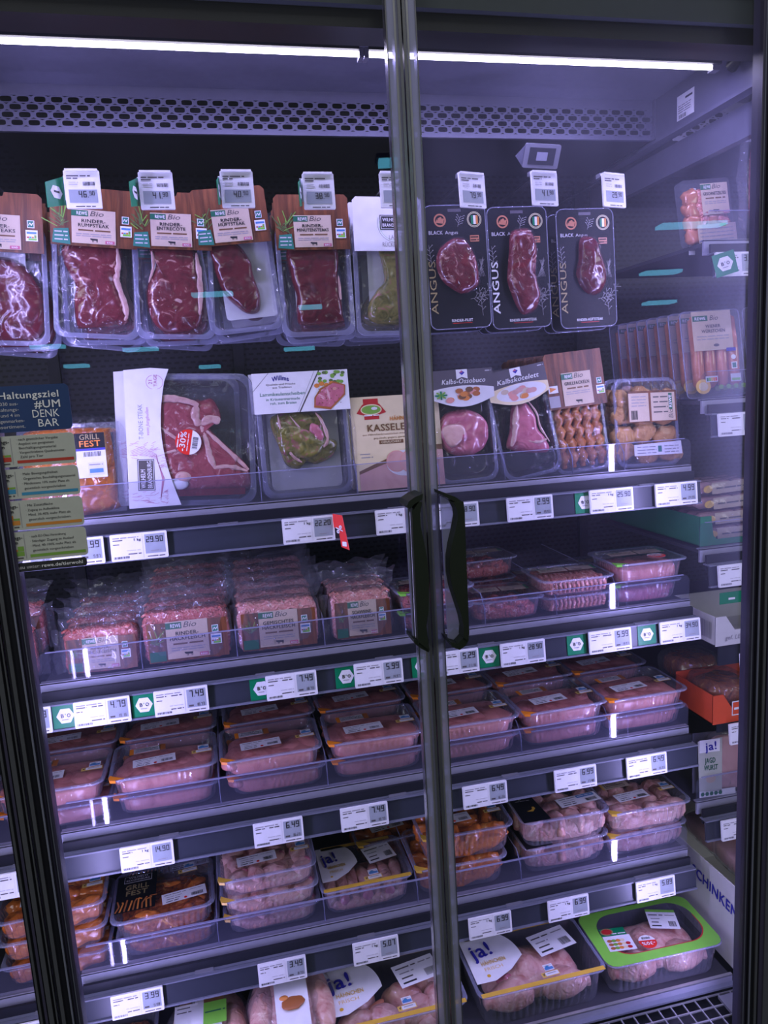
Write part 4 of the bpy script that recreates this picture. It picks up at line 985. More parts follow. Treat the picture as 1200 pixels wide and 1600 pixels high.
# ---- third shelf (row of pink poultry trays, two high, a second rank behind)
YF = 1.293
G4 = 'pink poultry trays on the third shelf'
z4 = FLOOR[4] + .001; H4 = .0425
lanes4 = [(-.352, 'turkey', 'third shelf, far left lane'), (-.160, 'turkey', 'third shelf, first full lane'), (.043, 'turkey', 'third shelf, second full lane'), (.239, 'turkey', 'third shelf, just left of the door gap'), (.439, 'turkey', 'third shelf, just right of the door gap'), (.634, 'pork', 'third shelf, second lane from the right'), (.817, 'turkey', 'third shelf, rightmost lane')]
for i, (x, k, wh) in enumerate(lanes4):
    jx = (0, .004, -.003, .002, .0, -.002, .0)[i]; ya = (0, 2.0, .5, -1.5, 0, 1, .5)[i]
    st = 'wb'; lift = (0, .0, .0, .0, .0, -.002, -.006)[i]
    low = flat_tray('pink poultry tray, bottom of the front stack, %s' % wh, spot(x + .006, YF + .014, z4, yaw=0), k, h=H4, style=st, group=G4, seed=i * 7 + 1)
    top = dup(low, spot(x + jx, YF, z4 + H4 + .001, yaw=ya), 'pink poultry tray, top of the front stack, %s' % wh)
    dup(low, spot(x + .008, YF + .160, z4, yaw=-1), 'lower shaded poultry tray behind the stack, %s' % wh)
    dup(low, spot(x + .003, YF + .158, z4 + H4 + .001, yaw=1.5), 'upper shaded poultry tray behind the stack, %s' % wh)
# ---- second shelf, right half: beef trays
z3 = FLOOR[3] + .001; G3 = 'beef trays on the second shelf'
a = flat_tray('clear tray of minced beef, lower of two behind the right door handle', spot(.375, YF + .014, z3, .13), 'beef', w=.156, d=.13, h=.042, style='bio', tab='green_lime', group=G3, seed=31)
dup(a, spot(.372, YF, z3 + .043, .13, 2), 'clear tray of minced beef, upper of two behind the right door handle')
dup(a, spot(.378, YF + .15, z3, .13), 'shaded beef tray in the lane behind the right door handle')
b_ = flat_tray('single clear tray of dark red beef cubes above the 28.90 label', spot(.523, YF + .014, z3, .13, -3), 'beef', w=.158, d=.13, h=.044, style='bio', tab=None, group=G3, seed=33)
dup(b_, spot(.528, YF + .17, z3, .13), 'shaded beef tray behind the single tray above the 28.90 label'); dup(b_, spot(.53, YF + .17, z3 + .045, .13, 3), 'topmost shaded beef tray in the lane above the 28.90 label')
c_ = flat_tray('clear tray of coarse red mince, lower of two above the 5.99 label', spot(.672, YF + .014, z3, .13), 'mince', w=.158, d=.13, h=.036, style='bio', tab=None, group=G3, seed=35)
dup(c_, spot(.668, YF + .002, z3 + .037, .13, -2), 'clear tray of coarse red mince, upper of two above the 5.99 label')
dup(c_, spot(.675, YF + .15, z3, .13), 'shaded mince tray behind the pair above the 5.99 label')
d_ = flat_tray('tray of pink beef strips, lower of two at the right end, second shelf', spot(.826, YF + .014, z3, .135), 'veal', w=.162, d=.135, h=.044, style='bio', tab='green_lime', group=G3, seed=37)
d2 = flat_tray('clear beef tray with a round red discount sticker, right end of second shelf', spot(.826, YF, z3 + .045, .135, -1), 'pork', w=.166, d=.135, h=.046, style='bio', tab='green_lime', group=G3, seed=39, sale=(.030, -.028, 180))
dup(d_, spot(.83, YF + .15, z3, .135), 'shaded beef tray behind the reduced tray at the right end')
# ---- lowest shelf
z5 = FLOOR[5] + .001; G5 = 'trays on the lowest shelf'
g_ = flat_tray('dark grill tray with gold lettering and red marinated strips, upper of two', spot(-.186, YF, z5 + .047, .155, 2), 'grill', w=.190, d=.155, h=.046, style='grill', tab=None, group=G5, seed=41)
dup(g_, spot(-.180, YF + .01, z5, .155), 'dark grill tray with gold lettering, lower of two under its twin')
dup(g_, spot(-.186, YF + .17, z5, .155), 'dark grill tray standing behind the stacked pair')
for i in range(3):
    if i == 0: c0 = flat_tray('clear tray of pale chicken pieces with yellow corner, lowest of the stack of three', spot(.016, YF + .014, z5, .15), 'chicken', w=.190, d=.15, h=.044, style='wb', tab='yellow_film', group=G5, seed=43)
    else: dup(c0, spot(.016 - .002 * i, YF + .006 - .003 * i, z5 + .045 * i, .15, i - 1), 'clear tray of pale chicken pieces with yellow corner, %s of the stack of three' % ('middle', 'topmost')[i - 1])
flat_tray('yellow-rimmed tray of chicken legs with blue lettering, on the lowest shelf', spot(.205, YF + .014, z5, .15, 1), 'legs', w=.190, d=.15, h=.060, style='ja', tab=None, group=G5, seed=47)
e_ = flat_tray('clear tray of orange marinated wings, upper of two beside the door gap', spot(.420, YF + .014, z5 + .067, .15, -1), 'wings', w=.200, d=.15, h=.064, style='wbtan', tab='yellow_film', group=G5, seed=49)
dup(e_, spot(.405, YF + .014, z5, .15, -2), 'clear tray of orange marinated wings, lower of two beside the door gap')
f_ = flat_tray('chicken tray with a black printed band and blue-marked label, upper of two', spot(.632, YF, z5 + .067, .15, -2), 'chicken', w=.198, d=.15, h=.065, style='region', tab=None, group=G5, seed=51)
dup(f_, spot(.636, YF + .014, z5, .15, 1), 'chicken tray with a black printed band, lower of two under its twin')
h_ = flat_tray('chicken tray with tan sticker and yellow corner, upper of two at right end', spot(.826, YF, z5 + .060, .15, -1), 'chicken', w=.196, d=.15, h=.056, style='wbtan', tab='yellow_film', group=G5, seed=53)
dup(h_, spot(.826, YF + .014, z5, .15, 1), 'clear tray of chicken with yellow corner, lower of two at the right end')
dup(h_, spot(.83, YF + .17, z5, .15, 0), 'chicken tray in the shade behind the right-end stack')
dup(e_, spot(.300, YF + .14, z5, .15, 4), 'orange marinated tray standing deep in the gap left of the door gap stack')
# ---- bottom deck
z6 = FLOOR[6] + .001
flat_tray('large green-bordered tray with a whole chicken and a red discount sticker', T(.793, 1.262, z6) @ RZ(-1), 'bird', w=.262, d=.155, h=.076, style='green', tab=None, group='large chicken trays on the bottom deck', seed=61, sale=(-.020, -.032, 172))
flat_tray('large yellow-rimmed tray with a whole chicken, right of the door gap', T(.523, 1.268, z6 - .002) @ RZ(0), 'bird', w=.272, d=.165, h=.080, style='ja', tab=None, group='large chicken trays on the bottom deck', seed=63)
flat_tray('large yellow-rimmed tray of chicken pieces, left of the door gap', T(.228, 1.270, z6 - .002), 'bigpieces', w=.280, d=.165, h=.080, style='ja', tab=None, group='large chicken trays on the bottom deck', seed=65)
# bagged whole chicken and its neighbour
def poultry_bag(label, M, w, d, h, picture, seed):
    t = thing('poultry_bag', label, 'bagged chicken', M)
    b = MB(); b.blob((0, 0, h * .5), (w * .5, d * .5, h * .5), 'chicken_skin', amp=.07, fr=18, seed=seed, sq=.9, nu=36, nv=22)
    for s_ in (-1, 1): b.blob((s_ * w * .30, -d * .08, h * .72), (w * .17, d * .40, h * .26), 'chicken_skin', amp=.08, seed=seed + 1, rz=s_ * 12)
    b.build('bird', t)
    b = MB(); b.blob((0, 0, h * .53), (w * .55, d * .56, h * .56), 'bag_film', amp=.06, fr=40, seed=seed + 4, nu=48, nv=28); b.build('bag', t)
    b = MB(); n = 10
    wl = w * .19
    vs = []; 
    for j in range(n + 1):
        v = j / n; y = -d * .52 + d * .95 * v; zz = h * (1.11 - .30 * (2 * v - 1) ** 2)
        vs += [(-wl, y, zz), (wl, y, zz)]
    b.add(vs, [(2 * j, 2 * j + 1, 2 * j + 3, 2 * j + 2) for j in range(n)], 'paper_white', True)
    if picture:
        b.blob((.002, -d * .26, h * 1.05), (wl * .72, wl * .55, .004), 'food_brown', amp=.2, seed=3, fr=60); b.blob((-wl * .5, -d * .20, h * 1.06), (wl * .3, wl * .2, .004), 'food_orange', amp=.2); b.blob((0, d * .18, h * 1.10), (wl * .4, wl * .35, .002), 'gold_print', amp=.1)
    else:
        b.box(-w * .40, -wl * .6, -d * .30, d * .10, h * 1.085, h * 1.09, 'paper_white'); b.box(-wl * .2, wl * 1.3, -d * .22, d * .06, h * 1.115, h * 1.12, 'green_lime'); b.box(-wl * .2, wl * 1.1, d * .06, d * .2, h * 1.11, h * 1.115, 'brown_print'); b.words(-w * .37, -wl * .8, 0, .004, 0, 'ink_dark', T(0, 0, h * 1.092) @ UP); b.words(-w * .37, -wl * .8, .010, .004, 0, 'ink_dark', T(0, 0, h * 1.092) @ UP); b.barcode(-w * .2, .018, -wl * .8, .028, 0, M=T(0, 0, h * 1.092) @ UP); b.words(-wl * .1, wl * 1.2, -.014, .005, 0, 'green_dark', T(0, 0, h * 1.123) @ UP)
    b.build('label_band', t)
p = W(413, 1575, 1.27); poultry_bag('bagged whole chicken with a white picture label, above nothing but the bottom deck', T(.035, 1.30, z6), .165, .20, .105, True, 71)
p = W(290, 1585, 1.27); poultry_bag('bagged poultry with a lime green label, at the lower left of the bottom deck', T(-.125, 1.30, z6), .150, .19, .085, False, 73)
x_ = flat_tray('dark marinated tray on the bottom deck at lower left', T(-.29, 1.30, z6), 'grill', w=.14, d=.18, h=.06, style='none', tab=None, group='trays at the lower left of the bottom deck', seed=75)
# ---- left neighbour bay
n1 = flat_tray('pale poultry tray beyond the left door frame, upper of two on the third shelf', spot(-.56, YF + .004, RAIL[4] - .006 + .052 + H4, yaw=2), 'turkey', h=H4, style='wb', tab=None, group='trays in the left-hand bay', seed=81)
dup(n1, spot(-.56, YF + .008, RAIL[4] + .046), 'pale poultry tray beyond the left door frame, lower of two on the third shelf')
n2 = flat_tray('orange marinated tray beyond the left door frame, uppermost on the lowest shelf', spot(-.380, YF + .004, RAIL[5] + .140, .15, 3), 'wings', d=.15, h=.046, style='wbtan', tab=None, group='trays in the left-hand bay', seed=83)
dup(n2, spot(-.380, YF + .008, RAIL[5] + .092, .15), 'orange marinated tray beyond the left door frame, middle one on the lowest shelf'); dup(n2, spot(-.380, YF + .012, RAIL[5] + .040, .15), 'orange marinated tray beyond the left door frame, bottom one on the lowest shelf')

# ---- pouches of mince (second shelf, left half)
def wood_sleeve(b, w, z0, z1, y=0., th=.0006, M=None):
    b.plate([(-w / 2, z0), (w / 2, z0), (w / 2, z1), (-w / 2, z1)], y, y + th, 'wood_print', M)
def herb_sprig(b, x, z, s, y, M=None, seed=0):
    rr = random.Random(seed)
    for i in range(15):
        a = R(rr.uniform(20, 160)); L = s * rr.uniform(.5, 1.1); x0 = x + rr.uniform(-.3, .3) * s; z0 = z + rr.uniform(-.4, .3) * s
        b.line([(x0, z0), (x0 + L * cos(a), z0 + L * sin(a))], s * .055, y - .00005 * i, 'green_herb' if i % 3 else 'lettuce', M)
def bio_label(b, x0, z0, x1, z1, lines, y, M=None, icon=True, pink=True):
    """the beige product label: green name tab, script word, product name, small print, cow"""
    w = x1 - x0; h = z1 - z0; b.rect(x0, z0, x1, z1, y, 'beige_label', M); y -= .0003
    b.rect(x0, z1 - h * .20, x0 + w * .38, z1 - h * .03, y, 'green_dark', M); b.text('REWE', x0 + w * .24, z1 - h * .165, h * .10, y - .0002, 'paper_white', M, bold=True, align='c', width=w * .24)
    b.text('Bio', x0 + w * .42, z1 - h * .18, h * .15, y, 'ink_dark', M, slant=.35, width=w * .30)
    for i, s_ in enumerate(lines):
        b.text(s_, x0 + w * .5, z1 - h * (.38 + .13 * i), h * .10, y, 'ink_black', M, bold=True, align='c', width=min(w * .84, w * .078 * len(s_)))
    zz = z1 - h * (.38 + .13 * (len(lines) - 1))
    b.words(x0 + w * .15, x1 - w * .12, zz - h * .12, h * .07, y, 'brown_print', M, seed=len(lines[0]))
    for q in range(2): b.words(x0 + w * .1, x1 - w * .1, zz - h * (.22 + .06 * q), h * .04, y, 'ink_grey', M, seed=q)
    if icon:
        cx, cz, s_ = x0 + w * .52, z0 + h * .10, h * .055
        b.poly([(cx - 1.6 * s_, cz), (cx + 1.5 * s_, cz - .1 * s_), (cx + 1.6 * s_, cz + .9 * s_), (cx - 1.2 * s_, cz + 1.0 * s_), (cx - 2.3 * s_, cz + 1.1 * s_), (cx - 2.4 * s_, cz + .5 * s_)], y, 'ink_black', M)
        for dx in (-1.3, -.8, .8, 1.3): b.rect(cx + dx * s_, cz - .9 * s_, cx + (dx + .25) * s_, cz + .1 * s_, y, 'ink_black', M)
    if pink: b.rect(x1 - w * .24, z0 + h * .015, x1 - w * .03, z0 + h * .11, y, 'pink_tag', M); b.text('RIND', x1 - w * .135, z0 + h * .035, h * .05, y - .0002, 'paper_white', M, bold=True, align='c')
def seals(b, x, z, s, y, M=None):
    b.rect(x, z, x + s, z + s * 1.1, y, 'paper_white', M); b.rect(x + s * .1, z + s * .1, x + s * .9, z + s, y - .0002, 'teal_print', M); b.line([(x + s * .2, z + s * .35), (x + s * .4, z + s * .75), (x + s * .6, z + s * .35), (x + s * .8, z + s * .75)], s * .12, y - .0004, 'paper_white', M)
    z2 = z - s * 1.9; b.rect(x - s * .25, z2, x + s * 1.4, z2 + s * 1.6, y, 'paper_white', M); b.rect(x - s * .1, z2 + s * 1.05, x + s * 1.25, z2 + s * 1.35, y - .0002, 'blue_tag', M)
    for i in range(4): b.rect(x - s * .1 + s * .34 * i, z2 + s * .45, x + s * (.2 + .34 * i), z2 + s * (.65 + (.25 if i == 3 else 0)), y - .0002, ('bar_red', 'bar_blue', 'bar_orange', 'bar_green')[i], M)
    b.rect(x + s * .1, z2 + s * .12, x + s * 1.25, z2 + s * .42, y - .0002, 'green_lime', M)

def crumple(b, w, h, z0, y, mat, M=None, seed=0, nx=26, nz=10, amp=.006, flare=.0, lean=.0):
    """a wavy sheet of film"""
    vs = []; fs = []
    for j in range(nz + 1):
        v = j / nz
        for i in range(nx + 1):
            u = i / nx - .5; x = u * (w + flare * v)
            a = amp * (.3 + v); q = Vector((x * 28, v * 2.2, seed * 2.7))
            vs.append((x + a * .5 * noise.noise(q + Vector((9, 0, 0))), y + lean * v + a * noise.noise(q) * 2.2, z0 + h * v + a * 1.0 * noise.noise(q * 1.7) * v))
    for j in range(nz):
        for i in range(nx): k = j * (nx + 1) + i; fs.append((k, k + 1, k + nx + 2, k + nx + 1))
    b.add(vs, fs, mat, True, M)
def mince_pouch(label, M, w, h, lines, mat='mince_red', th=.042, cow=True, seed=0, top=.030, group='bagged mince on the second shelf'):
    t = thing('mince_pouch', label, 'bagged mince', M, group)
    b = MB(); b.blob((0, 0, h * .5), (w * .5, th * .5, h * .5), mat, sq=.32, amp=.05, fr=120, seed=seed, nu=72, nv=36)
    rr = random.Random(seed)
    for i in range(46):       # the worm-like strands along the top edge
        x = rr.uniform(-w * .46, w * .46); y = rr.uniform(-th * .46, th * .3); L = rr.uniform(.006, .013); a = rr.uniform(0, pi)
        z = h * (.96 if y > -th * .4 else rr.uniform(.75, .93)); b.tube([(x - L * cos(a), y - .002, z - .002), (x, y - .003, z + .0035), (x + L * cos(a), y + L * .3 * sin(a) - .002, z - .001)], [.0026, .0031, .0024], mat, 6)
    b.build('meat', t)
    yf = -th * .5 - .0040; lx = w * .90
    b = MB(); sh = h * .80
    b.plate([(-lx / 2, .004), (lx / 2 + .004, .004), (lx / 2 + .004, sh), (-lx / 2, sh)], yf, yf + .0006, 'wood_print')
    b.rect(-lx / 2, .004, -lx / 2 + lx * .22, sh, yf - .0002, 'green_herb') if False else herb_sprig(b, -lx / 2 + lx * .11, sh * .55, lx * .13, yf - .0003, seed=seed)
    b.rect(-lx / 2 + .002, .006, -lx / 2 + lx * .22, .006 + sh * .24, yf - .0014, 'green_dark')
    o = b.build('sleeve', t)
    b = MB(); bio_label(b, -lx / 2 + lx * .24, .008, -lx / 2 + lx * .78, sh * 1.02, lines, yf - .0012, icon=cow); seals(b, lx / 2 - lx * .17, sh * .66, lx * .085, yf - .0012); b.build('product_label', o)
    b = MB(); b.blob((0, 0, h * .52), (w * .545, th * .66, h * .56), 'bag_film', sq=.45, amp=.05, fr=45, seed=seed + 3, nu=56, nv=30)
    crumple(b, w * 1.05, top * 1.3, h * 1.0, 0, 'bag_film', seed=seed, flare=.035, lean=.006, amp=.009)
    for s_ in (-1, 1): crumple(b, h * .9, .018, w * .52, 0, 'bag_film', RY(s_ * 90) @ T(-s_ * h * .5, 0, 0), seed=seed + 5 + s_, flare=.01)
    b.build('bag', t)
    return t
zf = FLOOR[3] + .001
MP = [(-.236, .125, .078, ('RINDER-', 'HACKFLEISCH'), 'mince_red', -4, 'leftmost bag of minced beef, slumped low', 3, 4),
      (-.090, .150, .092, ('RINDER-', 'HACKFLEISCH'), 'mince_red', -1, 'second bag of minced beef, darker red on top', 5, 5),
      (.073, .146, .090, ('GEMISCHTES', 'HACKFLEISCH'), 'mince_pale', -3, 'wide bag of mixed mince, pale coarse strands on top', 5, 6),
      (.230, .112, .090, ('SCHWEINE-', 'HACKFLEISCH'), 'mince_pale', -2, 'smallest bag of minced pork, beside the left door handle', 1, 7)]
ordn = ['second', 'third', 'fourth', 'fifth', 'sixth', 'seventh']
for (x, w_, h_, ln, mt, ya, lab, nb, sd) in MP:
    o = mince_pouch(lab, T(x, 1.335, zf) @ RZ(ya) @ RX(-6), w_, h_, ln, mt, seed=sd, th=.040)
    for q in range(nb): dup(o, T(x + .003 * sin(q * 2 + sd), 1.335 + .056 * (q + 1), zf + .002 + .004 * q) @ RZ(ya + 2 * sin(q + sd)) @ RX(-8), '%s bag back in the row behind the %s' % (ordn[q], lab.split(',')[0]))
o = mince_pouch('dark red mince bag in the left-hand bay beside the door frame', T(-.405, 1.335, zf) @ RZ(4), .12, .09, ('RINDER-', 'HACKFLEISCH'), 'mince_red', seed=9)
dup(o, T(-.40, 1.40, zf + .03) @ RZ(-3), 'second dark red mince bag in the left-hand bay, behind the first')
o = mince_pouch('shaded mince bag deep behind the smallest bag of minced pork', T(.235, 1.46, zf) @ RZ(3), .112, .085, ('SCHWEINE-', 'HACKFLEISCH'), 'mince_pale', seed=12)

# ---- hanging skin packs (top row)
def skin_pack(label, M, lines, outline, mat, w=.128, H=.205, th=.016, sleeve=True, seed=0, fat=None, tw=1., pad=True, group='hanging steak packs of the top row', white=False):
    t = thing('steak_pack', label, 'steak pack', M, group)
    b = MB(); hh = .185
    tray_shell(b, w * tw, hh, .024, 'tray_clear', 'tray_rim', T(0, .0, hh / 2) @ RX(90) @ T(0, 0, -.024), taper=.010, rib=.0006, rimw=.008, cr=.016)
    b.build('tray_shell', t)
    if pad: b = MB(); b.plate(rrect(w * (.70 if seed == 4 else .52), hh * .72, .006, 3, .012 if seed == 4 else -.002, hh * .49), .012, .014, 'bone_pad'); b.build('absorbent_pad', t)
    b = MB(); b.cut([(p[0] * (1.0 if seed == 4 else 1.12), p[1]) for p in outline], th, mat, T(0, .010, 0), seed=seed, amp=.0016, rings=12, n=80); m = b.build('meat', t)
    if fat:
        for (pts, wd) in fat: b = MB(); b.strip([(p[0] * 1.10, p[1]) for p in pts], wd * 1.25, 'fat_cream', -.0035, seed=seed); b.build('fat_edge', m)
    b = MB(); P = rrect(w * tw - .003, hh - .003, .014, 5, 0, hh / 2); n = len(P)
    cx, cz = 0, hh / 2; vs = [(0, -.0098, cz)]; K = 5
    for k in range(1, K + 1):
        for p in P:
            q = k / K; vs.append((p[0] * q, -.0005 - .0093 * (1 - q ** 4), cz + (p[1] - cz) * q))
    fs = [(0, 1 + i, 1 + (i + 1) % n) for i in range(n)] + [(1 + (k - 1) * n + i, 1 + k * n + i, 1 + k * n + (i + 1) % n, 1 + (k - 1) * n + (i + 1) % n) for k in range(1, K) for i in range(n)]
    b.add(vs, fs, 'skin_film', True); b.build('cover_film', t)
    b = MB(); z0 = .142; z1 = .232; y = -.0125; sw = w * .98
    P = [(-sw / 2, z0), (sw / 2, z0), (sw / 2, z1 - .006), (sw / 2 - .006, z1), (.012, z1), (.010, z1 - .006), (-.010, z1 - .006), (-.012, z1), (-sw / 2 + .006, z1), (-sw / 2, z1 - .006)]
    b.plate(P, y, y + .0012, 'paper_white' if white else 'wood_print'); b.plate([(-sw / 2, z0 + .02), (sw / 2, z0 + .02), (sw / 2, z1 - .006), (-sw / 2, z1 - .006)], .012, .013, 'paper_white' if white else 'wood_print')
    if not white:
        b.line([(sw * .28, z0), (sw * .29, z1)], .0008, y - .0002, 'brown_print'); b.line([(-sw * .2, z1 - .02), (-sw * .18, z1)], .0008, y - .0002, 'brown_print')
        herb_sprig(b, -sw * .37, z0 + .036, .024, y - .0003, seed=seed); b.poly([(-sw * .48, z0 + .003), (-sw * .27, z0 + .001), (-sw * .29, z0 + .026), (-sw * .46, z0 + .024)], y - .0014, 'teal_print')
        for q in range(3): b.words(-sw * .45, -sw * .30, z0 + .019 - q * .006, .003, y - .0016, 'ink_pale', seed=q)
    o = b.build('sleeve', t)
    b = MB()
    if white:
        y2 = y - .0003; b.rect(-.014, z0 + .035, .040, z0 + .060, y2, 'ink_black'); b.rect(-.0125, z0 + .0365, .0385, z0 + .0585, y2 * 1.01, 'paper_white'); b.rect(-.0115, z0 + .0375, .0375, z0 + .0575, y2 * 1.03, 'ink_black')
        b.text('WILHELM', -.0095, z0 + .0490, .0055, y2 - .0006, 'paper_white', bold=True, width=.028); b.text('BRANDENBURG', -.0095, z0 + .0400, .0055, y2 - .0006, 'paper_white', bold=True, width=.044)
        b.text('LAMM-', .013, z0 + .019, .0075, y2, 'ink_grey', align='c', width=.024); b.text('RÜCKENSTEAK', .014, z0 + .007, .0075, y2, 'ink_grey', align='c', width=.050)
        b.ring(.012, z0 + .045, .030, .0305, y2, 'green_herb', a0=-200, a1=40); b.ring(.012, z0 + .045, .027, .0274, y2, 'green_lime', a0=-190, a1=60)
    else:
        bio_label(b, -sw * .255, z0 + .004, sw * .255, z1 - .034, lines, y - .0012); seals(b, sw * .33, z0 + .038, .0105, y - .0012)
    b.build('product_label', o)
    return t
O_rump = [(-.040, .150), (.030, .152), (.033, .120), (.028, .095), (.036, .070), (.042, .040), (.038, .026), (-.020, .016), (-.030, .024), (-.032, .060), (-.030, .085), (-.045, .120)]
O_entre = [(-.030, .150), (.030, .150), (.037, .110), (.040, .080), (.038, .030), (.010, .012), (-.020, .014), (-.034, .030), (-.040, .060), (-.038, .090), (-.026, .120)]
O_hueft = [(-.040, .148), (.000, .152), (.022, .120), (.024, .095), (.030, .060), (.024, .034), (.004, .032), (-.014, .048), (-.030, .070), (-.040, .110)]
O_min = [(-.036, .152), (.034, .152), (.036, .100), (.038, .070), (.040, .030), (.036, .022), (-.024, .020), (-.032, .040), (-.030, .070), (-.036, .100)]
O_lamm = [(-.010, .152), (.028, .150), (.026, .110), (.036, .086), (.048, .060), (.046, .028), (.010, .020), (-.030, .026), (-.034, .052), (-.020, .078), (-.006, .096), (-.008, .125)]
O_oval = [(-.052, .120), (-.02, .138), (.020, .134), (.046, .100), (.054, .060), (.046, .018), (.010, .006), (-.04, .008), (-.060, .030), (-.064, .080)]
def hang(px, py, roll, pitch=-3): p = W(px, py, 1.30); return T(p.x, 1.30, p.z) @ RY(roll) @ RX(pitch)
SP = [((8, 540), 4, ('RINDER-', 'HÜFTSTEAKS'), O_oval, 'beef_red', 'steak pack cut off at the left edge, round dark red steaks', None, 0, .135, 2),
      ((152, 529), 5, ('RINDER-', 'RUMPSTEAK'), O_rump, 'beef_marbled', 'steak pack below the 46.90 label, marbled steak with a fat edge', [([(.030, .148), (.032, .120), (.029, .095), (.036, .070), (.042, .045), (.040, .030)], .0040)], 2, .132, 3),
      ((276, 530), 3, ('RINDER-', 'ENTRECÔTE'), O_entre, 'beef_marbled', 'steak pack below the 41.90 label, steak with an oval eye of white fat', [([(.034, .140), (.037, .110), (.038, .080), (.036, .040)], .0035), ([(-.014, .062), (0, .066), (.012, .060)], .0055), ([(-.036, .090), (-.028, .118), (-.030, .140)], .002)], 3, .128, 3),
      ((388, 519), -4, ('RINDER-', 'HÜFTSTEAK'), O_hueft, 'beef_red', 'steak pack below the 40.90 label, small dark steak leaving the white pad bare', None, 4, .124, 3),
      ((500, 525), 0, ('RINDER-', 'MINUTENSTEAKS'), O_min, 'beef_red', 'steak pack below the 38.90 label, square thin red steaks', [([(.036, .100), (.037, .060)], .0016)], 5, .128, 3)]
for ((px, py), roll, ln, ol, mt, lab, ft, sd, w_, nb) in SP:
    M = hang(px, py, roll); o = skin_pack(lab, M, ln, ol, mt, w=w_, seed=sd, fat=ft)
    for q in range(nb):
        dup(o, T((.010, -.006, .012)[q], .039 * (q + 1), (-.008, -.012, .002)[q]) @ M @ RY((-3, 3, -2)[q]), '%s pack behind the %s' % (ordn[q], lab.split(',')[0]))
M = hang(612, 524, 1)
o = skin_pack('white-carded pack of green marinated lamb steak, next to the door gap', M, (), O_lamm, 'herb_meat', w=.124, seed=6, white=True)
for q in range(3): dup(o, T(-.004 - .003 * q, .039 * (q + 1), -.004 * q) @ M @ RY(-1 * q), '%s white-carded lamb pack behind the front one' % ordn[q])

def black_pack(label, M, outline, mat, name, gold, seed, w=.116, h=.215):
    t = thing('steak_pack', label, 'steak pack', M, 'black-card steak packs of the top row')
    b = MB(); P = rrect(w, h, .013, 5, 0, h / 2); hole = .006
    b.plate(P, 0, .0025, 'black_card'); b.box(-.012, .012, -.0003, .0003, h - .012, h - .007, 'grey_card'); b.tube([(p[0] * .985, 0, h / 2 + (p[1] - h / 2) * .99) for p in P], .0011, 'tray_rim', 6, closed=True); c = b.build('backing_card', t)
    b = MB(); y = -.0006; ink = 'ink_pale'
    b.ring(-.028, h - .026, .0085, .0112, y, 'copper_print'); b.poly([(-.036, h - .030), (-.022, h - .032), (-.020, h - .024), (-.026, h - .020), (-.034, h - .024)], y, 'copper_print'); b.ring(-.028, h - .024, .004, .0055, y - .0002, 'black_card', a0=0, a1=200)
    b.ring(.036, h - .026, .0105, .0135, y, 'cream_card', n=30); b.ring(.036, h - .026, .0115, .0125, y - .0002, 'green_dark', n=30)
    for i, c_ in enumerate(('green_bio', 'paper_white', 'food_orange')): b.rect(.030 + i * .0042, h - .034, .0342 + i * .0042, h - .019, y - .0003, c_)
    b.text('BLACK', -.050, h - .050, .0062, y, ink, bold=True, width=.026); b.text('Angus', -.020, h - .050, .0058, y, ink, width=.024)
    b.rect(.026, h - .064, .043, h - .053, y, 'copper_print'); b.words(.027, .042, h - .057, .003, y - .0002, 'black_card'); b.words(.027, .042, h - .062, .003, y - .0002, 'black_card', seed=4)
    b.text('ANGUS', -.042, h * .13, .0125, y, 'paper_white' if gold == 2 else 'gold_print', bold=gold == 2, rot=90, width=.092)
    b.text(name, .002, .013, .0048, y, 'paper_white', bold=True, align='c', width=.0033 * len(name)); b.line([(-.0165, .0105), (.0205, .0105)], .0007, y, 'red_sticker')
    rr = random.Random(4)
    def branch(x, z, L, a):
        b.line([(x, z), (x + L * cos(a), z + L * sin(a))], .0006, y, 'ink_grey')
        for i in range(7):
            q = .2 + .11 * i; px_, pz_ = x + L * q * cos(a), z + L * q * sin(a); s_ = 1 if i % 2 else -1; aa = a + s_ * .9
            b.line([(px_, pz_), (px_ + .007 * cos(aa), pz_ + .007 * sin(aa))], .0007, y, 'ink_grey'); b.disc(px_ + .008 * cos(aa), pz_ + .008 * sin(aa), .0013, .0008, y, 'ink_grey', n=7)
    branch(-.048, h * .50, .040, R(95)); branch(.034, h * .20, .045, R(50)); branch(.042, h * .10, .05, R(95)); branch(.004, h - .038, .020, R(70)); branch(.020, h * .24, .03, R(10))
    for i in range(6): b.line([(.034 + .002 * i, h * .42 + .004 * i), (.048, h * .46 + .005 * i)], .0006, y, 'ink_grey'); b.line([(.050 - .003 * i, h * .42), (.040 + .002 * i, h * .56)], .0005, y, 'ink_grey')
    b.build('print', c)
    b = MB(); b.cut(outline, .015, mat, T(0, 0, 0), seed=seed, amp=.0016, pw=4); b.build('meat', t)
    b = MB(); b.cut([(p[0] * 1.06 + .001, p[1] * 1.0 + (p[1] - .1) * .05) for p in outline], .0162, 'skin_film', T(0, -.0002, 0), seed=seed + 3, amp=.0014, pw=4); b.build('skin_film', t)
    return t
A1 = [(-.020, .150), (-.005, .158), (.016, .155), (.032, .130), (.038, .100), (.036, .075), (.010, .062), (-.006, .066), (-.030, .085), (-.040, .112), (-.034, .138)]
A2 = [(-.014, .168), (.004, .176), (.026, .172), (.034, .140), (.031, .110), (.030, .085), (.036, .056), (.028, .034), (.004, .024), (-.010, .040), (-.024, .080), (-.024, .100), (-.018, .140)]
A3 = [(-.012, .160), (.004, .166), (.020, .158), (.028, .130), (.036, .105), (.036, .080), (.024, .062), (.004, .060), (-.014, .075), (-.022, .100), (-.016, .125)]
